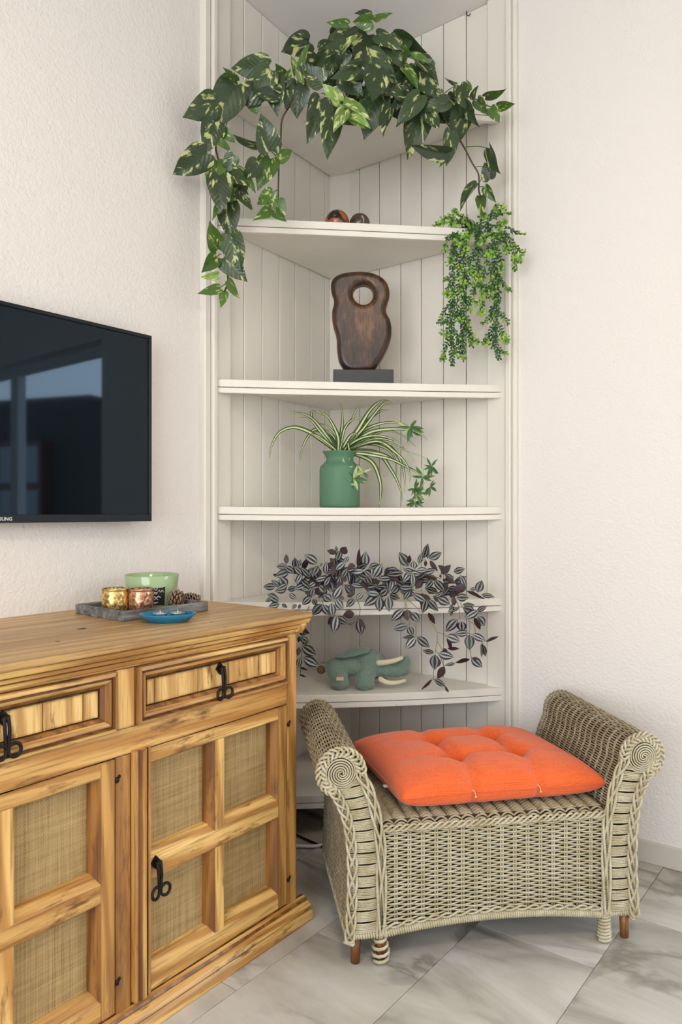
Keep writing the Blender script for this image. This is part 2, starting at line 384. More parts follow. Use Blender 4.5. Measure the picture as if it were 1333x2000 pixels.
for z in SH:
    sag = lambda s: -.005*4*s*(1-s)
    def strip(s0, s1, in_off, out_off, zt, zb, name, par, m, bev=.0015):
        vs_ = []; fs = []
        for i in range(NS+1):
            s = s0+(s1-s0)*i/NS
            pi_ = front_pt(s, in_off) if in_off is not None else Vector((.01, -.01)).lerp(front_pt(s, 0), 0)
            po = front_pt(s, out_off); k = sag(s)
            ki = k if in_off is not None else 0
            vs_ += [(pi_.x, pi_.y, zb+ki), (po.x, po.y, zb+k), (po.x, po.y, zt+k), (pi_.x, pi_.y, zt+ki)]
        for i in range(NS):
            a = i*4; b = a+4
            fs += [(a, b, b+1, a+1), (a+1, b+1, b+2, a+2), (a+2, b+2, b+3, a+3), (a+3, b+3, b, a)]
        fs += [(0, 1, 2, 3), (NS*4+3, NS*4+2, NS*4+1, NS*4)]
        mb = MB(); mb.add(vs_, fs); return mb.obj(name, m, par, bev)
    sh = strip(0, 1, None, 0, z, z-.026, 'shelf', unit, M['paint'])
    strip(.012, .988, -.022, -.0012, z-.0285, z-.0475, 'shelf_lipping', sh, M['paint'])
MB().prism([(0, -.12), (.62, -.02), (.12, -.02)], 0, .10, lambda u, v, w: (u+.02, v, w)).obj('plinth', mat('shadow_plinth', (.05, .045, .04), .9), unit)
# two small hooks screwed into the ceiling
for px, py, lab in ((576, 66, 'small white ceiling hook above the left plank wall'), (912, 22, 'small dark nail in the ceiling above the right plank wall')):
    Z = (CEIL-EYE)*FPX/(1000-py); p = P(px, py, Z)
    hk = MB().tube(smooth_pts([(0, 0, .0), (0, 0, -.012), (.008, 0, -.02), (.016, 0, -.014)], 5), .0016, 6)
    o = hk.obj('ceiling_hook', M['white_pl'] if px < 700 else M['iron']); o.location = p; tag(o, lab, 'hook')

# ------------------------------------------------------------------ television
tvd = Vector((math.cos(R_(88.1)), math.sin(R_(88.1)))); tvn = Vector((tvd.y, -tvd.x))
def on_v(px, p0, d):
    k = (px-666.5)/FPX; c = Vector((CAM.x, CAM.y)); rr = Vector((FWD.x, FWD.y))+Vector((RIGHT.x, RIGHT.y))*k
    # c + Z rr = p0 + t d
    det = rr.x*-d.y+d.x*rr.y; q = p0-c
    Z = (q.x*-d.y+d.x*q.y)/det; return Z
p0 = Vector((.105, -.8)); Zr = on_v(297, p0, tvd); c3 = P(297, 1018, Zr)
zb, zt = c3.z, EYE+(1000-656)/FPX*Zr; TVW = .962; TVH = zt-zb
tv = thing('television', (c3.x, c3.y, zb), R_(88.1), 'large flat black wall-mounted television with a glossy screen', 'television')
# local: x = -TVW..0, y = 0 front .. + toward the wall
t_, bt = .011, .022
m = MB(); m.box(-TVW, 0, 0, .012, TVH-t_, TVH).box(-TVW, 0, 0, .012, 0, bt).box(-TVW, -TVW+t_, 0, .012, bt, TVH-t_).box(-t_, 0, 0, .012, bt, TVH-t_)
bezel = m.obj('bezel', mat('tv_bezel', (.007, .011, .014), .4, spec=.3), tv, .0012)
scr = mat('tv_screen', (.003, .004, .0045), .035, spec=.42, Specular_Tint=(.55, .78, 1.0, 1))
MB().box(-TVW+t_, -t_, .004, .010, bt, TVH-t_).obj('screen', scr, tv)
MB().box(-TVW+.002, -.002, .012, .034, .002, TVH-.002).box(-TVW+.15, -.15, .034, .055, .05, TVH-.12).obj('back_cover', M['black_pl'], tv, .003)
MB().box(-TVW/2-.15, -TVW/2+.15, .055, .088, .15, .40).obj('wall_mount', M['iron'], tv)
fc = bpy.data.curves.new('logo', 'FONT'); fc.body = 'SAMSUNG'; fc.size = .0122; fc.align_x = 'CENTER'; fc.align_y = 'CENTER'; fc.extrude = .0002; fc.offset = .0003; fc.space_character = 1.12
fo = bpy.data.objects.new('logo_tmp', fc); col.objects.link(fo); bpy.context.view_layer.update()
me = bpy.data.meshes.new_from_object(fo.evaluated_get(bpy.context.evaluated_depsgraph_get())); bpy.data.objects.remove(fo)
lg = bpy.data.objects.new('logo', me); col.objects.link(lg); lg.parent = bezel; me.materials.clear(); me.materials.append(mat('logo_grey', (.6, .62, .64), .4))
lg.location = (-TVW/2+.004, -.0006, bt/2-.001); lg.rotation_euler = (R_(90), 0, 0); lg['label'] = 'silver brand lettering'

# ------------------------------------------------------------------ pine sideboard
CA = R_(88.09)
cab = thing('sideboard', (.6233, -.9408, 0), CA, 'rustic honey pine sideboard with two drawers and burlap-panelled doors', 'sideboard')
CW = 1.195; FY = .035        # width, inset of the carcass front
def cb(name, s0, s1, y0, y1, z0, z1, m, par=cab, bev=.003): return MB().box(-s0, -s1, y0, y1, z0, z1).obj(name, m, par, bev, 2)
# top: three boards with a slim edge, then stepped cornice on the front and right side
for y0, y1 in ((.0, .215), (.2155, .405), (.4055, .585)):
    cb('top_board', 0, CW, y0, y1, .852, .868, M['pine_top'], cab, .004)
prof = [(.004, .8515), (.040, .8515), (.040, .812), (.030, .812), (.026, .822), (.021, .826), (.018, .834), (.011, .838), (.006, .846)]
mb = MB(); mb.prism(prof[::-1], -CW+.004, -.004, lambda u, v, w: (w, u, v)); corn = mb.obj('cornice', M['pine_x'], cab, .0008)
mb = MB(); mb.prism(prof[::-1], .012, .58, lambda u, v, w: (-u, w, v)); mb.obj('cornice', M['pine_x'], cab, .0015)
def stain_faces(o, pick):
    o.data.materials.append(M['pine_stain'])
    for p_ in o.data.polygons:
        if pick(p_): p_.material_index = 1
# carcass
stain_faces(corn, lambda p_: p_.index-2 in (1, 3))
SB0, SB1 = .030, 1.165
cb('post', SB0, .069, FY, FY+.045, .03, .812, M['pine_z']); cb('post', 1.126, SB1, FY, FY+.045, .03, .812, M['pine_z'])
cb('post', .587, .6265, FY, FY+.03, .05, .616, M['pine_z'])
cb('side_panel', SB0+.004, SB0+.02, FY+.045, .575, .03, .812, M['pine_z']); cb('side_panel', SB1-.02, SB1-.004, FY+.045, .575, .03, .812, M['pine_z'])
cb('back_panel', SB0+.02, SB1-.02, .56, .572, .03, .812, M['pine_z'])
cb('rail', .0695, 1.1255, FY, FY+.03, .806, .85, M['pine_x']); cb('rail', .0695, 1.1255, FY, FY+.03, .6165, .674, M['pine_x'])
cb('drawer_divider', .5755, .6255, FY, FY+.03, .6745, .8055, M['pine_zl'])
cb('inside', .08, 1.12, FY+.075, FY+.085, .05, .80, M['wick_core'])
# plinth: round-nosed grooved moulding
pp = [(.045, .0), (.045, .060), (.034, .060), (.026, .056), (.022, .050), (.020, .051), (.010, .044), (.004, .034), (.006, .032), (.0, .022), (.0, .006), (.003, .0)]
mb = MB(); mb.prism(pp, -CW, .0, lambda u, v, w: (w, u, v)); stain_faces(mb.obj('plinth', M['pine_x'], cab, .0008), lambda p_: p_.index-2 in (1, 3, 4, 7))
mb = MB(); mb.prism([(u, v) for u, v in pp], .0455, .57, lambda u, v, w: (-u, w, v)); mb.obj('plinth', M['pine_x'], cab, .0015)
def iron_pull(par, x, y, z, name='handle', turn=0):
    """square backplate with a folded wire ribbon ending in two rings"""
    m = MB()
    m.prism([(-.013, 0), (0, -.016), (.013, 0), (0, .016)], -.006, 0, lambda u, v, w: (x+u, y+w, z+v)); m.ball((x, y-.010, z), .008, 10, 6)
    for s in (-1, 1):
        pts = [(x+s*.004, y-.014, z+.006), (x+s*.0045, y-.018, z-.02), (x+s*.003, y-.018, z-.045)]
        cx, cz, r = x+s*.0135, z-.060, .0115
        for i in range(13):
            a = math.pi*.92-i/12*math.pi*1.72
            pts.append((cx+s*-r*math.cos(math.pi-a)*1.0 if False else cx-s*r*math.cos(math.pi*.08+i/12*math.pi*1.8), y-.018-.004*math.sin(i/12*math.pi), cz+r*1.15*math.cos(math.pi*.5+math.pi*.08+i/12*math.pi*1.8)))
        m.tube(smooth_pts(pts, 3), .0036, 7)
    o = m.obj(name, M['iron'], par); o['label'] = 'black wrought-iron ring pull'; return o
def molding_frame(par, s0, s1, z0, z1, y, wdt, m_x, m_z, name='moulding'):
    """mitred picture-frame moulding, sloping in from the rim to the panel"""
    pr = [(0, .022), (0, -.009), (.26, -.012), (.32, -.003), (.39, -.003), (.43, -.008), (.64, -.006), (.72, .003), (.95, .010), (1, .022)]
    cs = [(-s1, z0), (-s0, z0), (-s0, z1), (-s1, z1)]
    inn = [(-s1+wdt, z0+wdt), (-s0-wdt, z0+wdt), (-s0-wdt, z1-wdt), (-s1+wdt, z1-wdt)]
    for i in range(4):
        j = (i+1) % 4; vs_ = []
        for (a, b) in ((cs[i], inn[i]), (cs[j], inn[j])):
            for f, d in pr: vs_.append((a[0]+(b[0]-a[0])*f, y+d, a[1]+(b[1]-a[1])*f))
        n = len(pr)
        mb = MB(); mb.add(vs_, [(k, k+1, n+k+1, n+k) for k in range(n-1)]+[tuple(range(n))[::-1], tuple(range(n, 2*n)), (0, n, 2*n-1, n-1)])
        stain_faces(mb.obj(name, m_x if i % 2 == 0 else m_z, par, .0006), lambda p_: p_.index in (2, 3, 7, 8))
def drawer(s0, s1, z0, z1, seams):
    d = cb('drawer', s0+.003, s1-.003, FY+.022, FY+.034, z0+.002, z1-.002, M['dark_stain'])
    molding_frame(d, s0+.0012, s1-.0012, z0+.001, z1-.001, FY, .034, M['pine_x'], M['pine_z'])
    ed = [s0+.037]+seams+[s1-.037]
    for a, b in zip(ed, ed[1:]): MB().box(-a-.0009, -b+.0009, FY+.009, FY+.022, z0+.0368, z1-.0368).obj('panel_board', M['pine_p'], d, .001)
    return d
d2 = drawer(.0695, .575, .6745, .8055, [.175, .285, .385, .515]); iron_pull(d2, -.318, FY+.007, .758)
d1 = drawer(.6262, 1.1255, .6745, .8055, [.70, .79, .93, 1.04]); iron_pull(d1, -.874, FY+.007, .758)
def door(s0, s1, left_stile, knob=None):
    z0, z1 = .062, .614; y0 = FY; ch = .020; dp = .044
    d = MB().box(-s0, -s1, y0+dp, y0+dp+.006, z0, z1).obj('door', M['pine_z'], cab)
    rs = s0+.037; mid = (s0+s1)/2-.006; ml, mr = mid+.0165, mid-.0165
    ls = s1-left_stile
    def vert(a, b, chl, chr_, nm):     # a<b along s ; section in (s,y)
        pr = [(a, dp), (a, ch if chl else 0)]+([(a+.010, 0)] if chl else [])+([(b-.010, 0)] if chr_ else [])+[(b, ch if chr_ else 0), (b, dp)]
        mb = MB(); mb.prism(pr, z0, z1, lambda u, v, w: (-u, y0+v+(.0012 if nm == 'mullion' else 0), w)); stain_faces(mb.obj(nm, M['pine_zl'] if nm == 'mullion' else M['pine_z'], d, .002), lambda p_: abs(p_.normal.y) < .95 and abs(p_.normal.z) < .5)
    vert(s0, rs+.010, False, True, 'stile'); vert(ls-.010, s1, True, False, 'stile'); vert(mr-.010, ml+.010, True, True, 'mullion')
    def horiz(a, b, chb, cht, nm):
        pr = [(a, dp), (a, ch if chb else 0)]+([(a+ch*.9, 0)] if chb else [])+([(b-ch*.9, 0)] if cht else [])+[(b, ch if cht else 0), (b, dp)]
        for sa, sb in ((rs-.012, ls+.012),):
            mb = MB(); mb.prism(pr, -sb, -sa, lambda u, v, w: (w, y0+v+.0006, u)); mb.obj(nm, M['pine_x'], d, .002)
    horiz(z0, .122, False, True, 'rail'); horiz(.314, .376, False, True, 'rail'); horiz(.581, z1, False, False, 'rail')
    for sa, sb in ((rs, mr), (ml, ls)):
        for za, zb_ in ((.110, .320), (.364, .588)):
            pn = MB().box(-sa+.002, -sb-.002, y0+.036, y0+.042, za, zb_).obj('burlap_panel', M['burlap'], d); pn['label'] = 'coarse tan burlap inset'
    return d
dr = door(.0705, .586, .030)
# grooved astragal strip that covers the meeting stile of the right door
ap = [(.5385, .004), (.5385, -.006), (.542, -.012), (.5495, -.012), (.551, -.008), (.554, -.008), (.556, -.016), (.570, -.018), (.573, -.012), (.577, -.012), (.579, -.015), (.585, -.012), (.586, .004)]
mb = MB(); mb.prism(ap, .066, .622, lambda u, v, w: (-u, FY+v, w)); stain_faces(mb.obj('astragal', M['pine_zl'], dr, .0006), lambda p_: p_.index-2 in (3, 4, 7, 8))
iron_pull(dr, -.523, FY-.002, .352)
dl = door(.6275, 1.125, .037)
for s, z in ((.0665, .560), (.0665, .128), (.6235, .568), (.6235, .128)):
    mb = MB(); mb.ball((-s, FY-.001, z), (.005, .004, .007), 10, 6); mb.ball((-s+.005, FY-.002, z+.007), (.003, .003, .004), 8, 5); mb.obj('hinge_pin', M['iron'], cab)
for s, y, r in ((.568, .254, .013), (.70, .14, .006), (.30, .09, .004)):
    MB().lathe([(r, .0), (0, .0003)], 14, (-s, y, .8682), 1, .7).obj('knot', mat('pine_knot', (.12, .06, .02), .5), cab)

# ------------------------------------------------------------------ things on the sideboard
def cab_pt(x, y, z=.868): return Matrix.Translation((.6233, -.9408, 0))@Matrix.Rotation(CA, 4, 'Z')@Vector((x, y, z))
F0, TLc, TRc = on_z(240, 1215, .868), on_z(128, 1204, .868), on_z(416, 1195.7, .868)
e1 = (TRc-F0); e2 = (TLc-F0); ta = math.atan2(e1.y, e1.x)+R_(6); ln = e1.length*1.02; wd = .238
tray_m = mat('weathered_grey_wood', (.2, .19, .18), .6); gg = N(tray_m); v = gg.coord((.15, 1, 1))
gg.col(gg.ramp(gg.noise(v, 60, 5, .65), [(.3, (.045, .038, .034)), (.5, (.14, .13, .12)), (.75, (.34, .34, .345))]))
tray = thing('tray', F0, ta, 'low weathered grey wooden tray on the sideboard holding candles and pine cones', 'tray')
MB().box(.008, ln-.008, .008, wd-.008, .001, .008).obj('base', tray_m, tray)
th_ = .009; hh = .027
MB().box(0, ln, 0, th_, 0, hh).obj('rim', tray_m, tray, .0015); MB().box(0, ln, wd-th_, wd, 0, hh).obj('rim', tray_m, tray, .0015)
MB().box(0, th_, th_, wd-th_, 0, hh).obj('rim', tray_m, tray, .0015); MB().box(ln-th_, ln, th_, wd-th_, 0, hh).obj('rim', tray_m, tray, .0015)
TB = .8765
def mercury(name, c, dark):
    m = mat(name, c, .24, .7); g = N(m); v = g.coord(rand=False)
    sp_ = g.ramp(g.noise(v, 130, 5, .72), [(.43, 0.0), (.52, 1.0)]); big = g.ramp(g.noise(v, 28, 3), [(.34, 0.0), (.52, 1.0)])
    g.col(g.mix(g.math('MULTIPLY', sp_, big), c, dark)); g.bump(g.noise(v, 60, 4), .002, .4); return m
wax = mat('cream_wax', (.75, .62, .42), .5)
def votive(px, py, r, h, m, lab):
    p = on_z(px, py, TB); t = thing('votive_candle', p, 0, lab, 'candle', 'mercury glass votives on the tray')
    MB().lathe([(0, 0), (r*.9, 0), (r*.985, .004), (r, .010), (r, h-.012), (r*.96, h-.009), (r*.96, h-.006), (r, h-.003), (r*.99, h), (r*.93, h), (r*.92, h-.012), (r*.92, .012), (0, .012)], 40).obj('glass', m, t)
    MB().lathe([(0, .012), (r*.9, .012), (r*.9, h*.62), (0, h*.60)], 28).tube([(0, 0, h*.6), (.001, 0, h*.72)], .0009, 5).obj('wax', wax, t)
votive(225, 1193, .0365, .063, mercury('gold_mercury_glass', (.80, .58, .22), (.24, .15, .04)), 'gold mercury-glass votive candle at the left of the tray')
votive(276, 1192, .0345, .061, mercury('copper_mercury_glass', (.66, .38, .22), (.20, .08, .04)), 'copper mercury-glass votive candle next to the green jar')
p = on_z(297, 1181, TB); R1 = .078
gj = thing('candle_jar', p, YAW, 'wide pale green glass candle jar with a black label, standing at the tray back', 'candle')
grn = mat('green_glass', (.42, .56, .29), .12, spec=.6, Transmission_Weight=.18)
MB().lathe([(0, 0), (R1*.86, 0), (R1*.90, .003), (R1*.955, .05), (R1, .088), (R1*.985, .09), (R1*.96, .088), (R1*.92, .05), (R1*.86, .008), (0, .008)], 56).obj('glass', grn, gj)
MB().lathe([(0, .009), (R1*.86, .009), (R1*.90, .045), (0, .045)], 40).obj('wax', mat('green_wax', (.40, .56, .34), .5), gj)
lab_m = MB(); ns = 12; vs_ = []; fs = []
def jr(z): return R1*(.90+.055*min(z, .05)/.05+(.045*max(0, z-.05)/.038))+.0006
for i in range(ns+1):
    a = R_(-90-4)+R_(54)*i/ns-R_(6)
    for z in (.004, .030, .058): vs_.append((jr(z)*math.cos(a), jr(z)*math.sin(a), z))
for i in range(ns):
    for k in range(2): fs.append((i*3+k, (i+1)*3+k, (i+1)*3+k+1, i*3+k+1))
lab_m.add(vs_, fs, True); lb = lab_m.obj('label', mat('black_label', (.012, .012, .012), .4), gj)
sq = MB()
def lp_(a, z): return ((jr(z)+.0006)*math.cos(R_(a)), (jr(z)+.0006)*math.sin(R_(a)), z)
random.seed(3)
for k in range(9):
    a0 = -96+random.random()*40; z0_ = .040+random.random()*.014
    sq.tube([lp_(a0+i*2.2, z0_+.004*math.sin(i*2.1+k)) for i in range(4)], .0011, 5)
for z0_, a0, a1, r in ((.030, -94, -56, .0014), (.0245, -92, -62, .0011), (.015, -90, -62, .0008), (.0115, -86, -66, .0007), (.0575, -100, -51, .0005), (.0045, -100, -51, .0005)):
    sq.tube([lp_(a0+(a1-a0)*i/14, z0_+(.0022*math.sin(i*1.7) if r > .001 else 0)) for i in range(15)], r, 5)
sq.obj('print', mat('white_print', (.75, .75, .72), .5), lb)
cone_m = mat('pine_cone_brown', (.10, .055, .03), .6); cone_t = mat('pine_cone_tip', (.30, .20, .125), .7)
def pine_cone(px, py, L, rr, yaw, opened, lab):
    p = on_z(px, py, TB); t = thing('pine_cone', (p.x, p.y, TB), yaw, lab, 'pine cone', 'pine cones on the tray')
    m = MB(); tips = MB(); n = 52
    for i in range(n):
        f = i/(n-1); a = i*2.39996; ax = -L/2+L*f
        prof_ = rr*math.sin(math.pi*(.12+.82*f))**.8
        c = Vector((ax, 0, rr*.98)); d = Vector((.35+.5*(1-opened), math.cos(a), math.sin(a))).normalized()
        b0 = c; tip = c+Vector((0, math.cos(a), math.sin(a)))*prof_*(1.12 if opened > .5 else 1)+Vector((L*.06*(1.2-opened), 0, 0))
        if tip.z < .002: tip.z = .002
        sd = d.cross(Vector((1, 0, 0))).normalized()*(.0062 if opened > .5 else .0068)
        up = (tip-b0).normalized().cross(sd).normalized()*.0014
        md = b0.lerp(tip, .75)
        m.add([b0-sd*.3-up, b0+sd*.3-up, md+sd-up, md-sd-up, b0-sd*.3+up, b0+sd*.3+up, md+sd+up, md-sd+up], [(0, 3, 2, 1), (4, 5, 6, 7), (1, 2, 6, 5), (3, 0, 4, 7), (2, 3, 7, 6)])
        tips.add([md-sd-up, md+sd-up, tip, md-sd+up*1.4, md+sd+up*1.4], [(0, 1, 2), (3, 2, 4), (0, 2, 3), (1, 4, 2), (0, 3, 4, 1)])
    m.obj('scales', cone_m, t); tips.obj('scale_tips', cone_t, t)
pine_cone(345, 1185, .050, .0255, YAW+2.6, 1, 'open dark pine cone beside the green candle jar')
pine_cone(371, 1181, .056, .0195, YAW+.25, 0, 'closed pine cone at the right end of the grey tray')
p = on_z(328, 1214, .868)
dish = thing('dish', p, YAW+R_(4), 'small oval turquoise ceramic dish with two tea lights in front of the tray', 'dish')
turq = mat('turquoise_glaze', (.012, .17, .30), .1, spec=.6)
MB().lathe([(0, .0), (.048, .0), (.052, .002), (.062, .010), (.0735, .0205), (.0725, .022), (.070, .021), (.058, .0105), (.046, .005), (0, .0045)], 56, (0, 0, 0), 1, .70).obj('bowl', turq, dish)
alu = mat('aluminium', (.72, .72, .72), .3, .9)
for dx_, dy_, lab in ((-.020, .0, 'left tea light in the turquoise dish'), (.0235, .008, 'right tea light with a white wick in the turquoise dish')):
    c = dish.matrix_basis@Vector((dx_, dy_, .0062)) if False else Matrix.Translation(p)@Matrix.Rotation(YAW+R_(4), 4, 'Z')@Vector((dx_, dy_, .0062))
    tl = thing('tea_light', c, 0, lab, 'tea light', 'tea lights in the dish')
    MB().lathe([(0, 0), (.0175, 0), (.0178, .015), (.0188, .016), (.0170, .016), (.0168, .003), (0, .003)], 28).obj('cup', alu, tl)
    MB().lathe([(0, .003), (.0166, .003), (.0166, .0125), (0, .012)], 24).tube([(0, 0, .012), (.0012, 0, .017), (.0005, 0, .023)], .0009, 5).obj('wax', mat('white_wax', (.8, .78, .72), .5), tl)

# ------------------------------------------------------------------ wicker bench
BA = R_(44.4)
bench = thing('wicker_bench', (1.1056, -.7836, 0), BA, 'low grey-beige wicker bench with rolled scroll arms and woven apron', 'bench')
HW, DB = .306, .49            # half width between the arms, depth
def strand_rows(mb, S, nrows, nst, r, amp, per=3, n=5, j0=0, u0=0., u1=1.):
    tot = nst*per
    for j in range(nrows):
        v = (j+.5)/nrows; pts = []
        for i in range(tot+1):
            u = u0+(u1-u0)*i/tot; p, nn = S(u, v); k = math.cos(math.pi*i/per+(j+j0)*math.pi)
            pts.append(p+nn*(amp*k)+Vector((0, 0, 0)))
        rj = r*(.9+.2*random.random()); mb.tube(pts, rj, n, False)
def arch(x): return .077+.024*(1-(x/HW)**2)
# front apron
def S_front(u, v):
    x = -HW+.004+(2*HW-.008)*u; z0 = arch(x)+.018; return Vector((x, .004, z0+(.333-z0)*v)), Vector((0, -1, 0))
mb = MB(); strand_rows(mb, S_front, 36, 17, .0025, .0044)
mb.obj('front_weave', M['wick'], bench)
mb = MB()
for k in range(18):
    x = -HW+.004+(2*HW-.008)*k/17
    for dx_ in (-.003, .003): mb.tube([(x+dx_, .004, arch(x)), (x+dx_, .004, .345)], .0026, 5)
mb.obj('stakes', M['wick'], bench)
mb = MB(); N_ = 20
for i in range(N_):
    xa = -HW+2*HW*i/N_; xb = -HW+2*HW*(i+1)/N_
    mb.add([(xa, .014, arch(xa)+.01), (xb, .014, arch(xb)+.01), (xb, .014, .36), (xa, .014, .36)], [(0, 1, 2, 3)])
mb.box(-HW, HW, .014, DB-.01, .30, .352); mb.obj('core', M['wick_core'], bench)  # added dark sheet, paints the shaded gaps of the apron weave
# twisted border under the seat and wrapped bottom rail
def twist(mb, path, n_str, rad, r, turns, nrm, flat=.6):
    L_ = len(path)
    for k in range(n_str):
        pts = []
        for i, p in enumerate(path):
            t = (path[min(i+1, L_-1)]-path[max(i-1, 0)]).normalized(); b = t.cross(nrm).normalized()
            a = 2*math.pi*(turns*i/(L_-1)+k/n_str); pts.append(p+b*(rad*math.cos(a))+nrm*(rad*flat*math.sin(a)))
        mb.tube(pts, r, 6)
mb = MB(); twist(mb, [Vector((-HW+2*HW*i/140, -.001, .343)) for i in range(141)], 3, .007, .0031, 11, Vector((0, -1, 0))); mb.obj('seat_border', M['wick'], bench)
mb = MB(); twist(mb, [Vector((x, -.001, arch(x)+.013)) for x in [-HW+2*HW*i/140 for i in range(141)]], 2, .005, .0030, 9, Vector((0, -1, 0))); mb.obj('lower_border', M['wick'], bench)
def coil(mb, path, rad, r, pitch):
    """a cane wound tightly round a rod"""
    fine = []; acc = 0
    for i in range(len(path)-1):
        seg = (path[i+1]-path[i]).length; n = max(2, int(seg/pitch*9))
        for j in range(n): fine.append((path[i].lerp(path[i+1], j/n), acc+seg*j/n))
        acc += seg
    pts = []
    for i, (p, d) in enumerate(fine):
        t = (fine[min(i+1, len(fine)-1)][0]-fine[max(i-1, 0)][0]).normalized(); u = t.cross(Vector((.3, 1, .2))).normalized(); v2 = t.cross(u)
        rr = rad(d/acc) if callable(rad) else rad; a = 2*math.pi*d/pitch; pts.append(p+u*(rr*math.cos(a))+v2*(rr*math.sin(a)))
    mb.tube(pts, r, 5); return mb
mb = MB(); rail = [Vector((x, .004, arch(x)-.004)) for x in [-HW-.005+(2*HW+.01)*i/24 for i in range(25)]]
mb.tube(rail, .0085, 8); coil(mb, rail, .0085, .0033, .0062); mb.obj('wrapped_rail', M['wick'], bench)
# ribbed seat
NR = 17
def S_seat(u, v):
    x = -HW+2*HW*u; y = -.004+v*(DB-.03); e = max(0, 1-y/.02)
    rib = abs(math.sin(math.pi*u*NR)); return Vector((x, y+.0, .352+.011*rib-.018*e*e)), Vector((0, -.2*e, 1)).normalized()
mb = MB()
for j in range(74):
    v = (j+.5)/74; pts = [S_seat(i/(NR*6), v)[0]+Vector((0, .0008*math.sin(i*1.3+j*2), .0012*math.cos(math.pi*i/6+j*math.pi))) for i in range(NR*6+1)]
    mb.tube(pts, .0030, 5, False)
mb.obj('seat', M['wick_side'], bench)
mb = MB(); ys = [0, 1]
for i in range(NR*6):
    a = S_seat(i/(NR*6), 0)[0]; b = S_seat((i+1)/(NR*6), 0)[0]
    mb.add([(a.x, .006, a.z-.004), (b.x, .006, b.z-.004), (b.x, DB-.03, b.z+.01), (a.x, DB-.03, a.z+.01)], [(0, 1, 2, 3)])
mb.obj('seat_core', M['wick_core'], bench)  # added dark sheet below the seat strands, shade by colour
# arms
CO, CZ, CR = .104, .494, .056
def arm_profile():
    out = [(.088, .075), (.083, .15), (.081, .24), (.085, .32), (.096, .38), (.115, .425)]
    arc = [(CO+CR*math.cos(R_(a)), CZ+CR*math.sin(R_(a))) for a in range(-52, 200, 9)]
    inn = [(.036, .452), (.022, .412), (.009, .355), (.001, .29), (0, .2), (0, .08)]
    return out, arc, inn
po, pa, pi_ = arm_profile()
def dense(pl, k=5): return [(p.x, p.z) for p in smooth_pts([(a, 0, b) for a, b in pl], k)]
full = dense(po+pa+pi_, 4)
acc = [0]
for a, b in zip(full, full[1:]): acc.append(acc[-1]+math.hypot(b[0]-a[0], b[1]-a[1]))
def prof_at(v):
    d = v*acc[-1]; i = 0
    lo, hi = 0, len(acc)-2
    while lo < hi:
        md = (lo+hi+1)//2
        if acc[md] <= d: lo = md
        else: hi = md-1
    i = lo; f = (d-acc[i])/max(1e-9, acc[i+1]-acc[i]); a, b = full[i], full[i+1]
    tx, tz = b[0]-a[0], b[1]-a[1]; l = math.hypot(tx, tz) or 1
    return a[0]+tx*f, a[1]+tz*f, tz/l, -tx/l
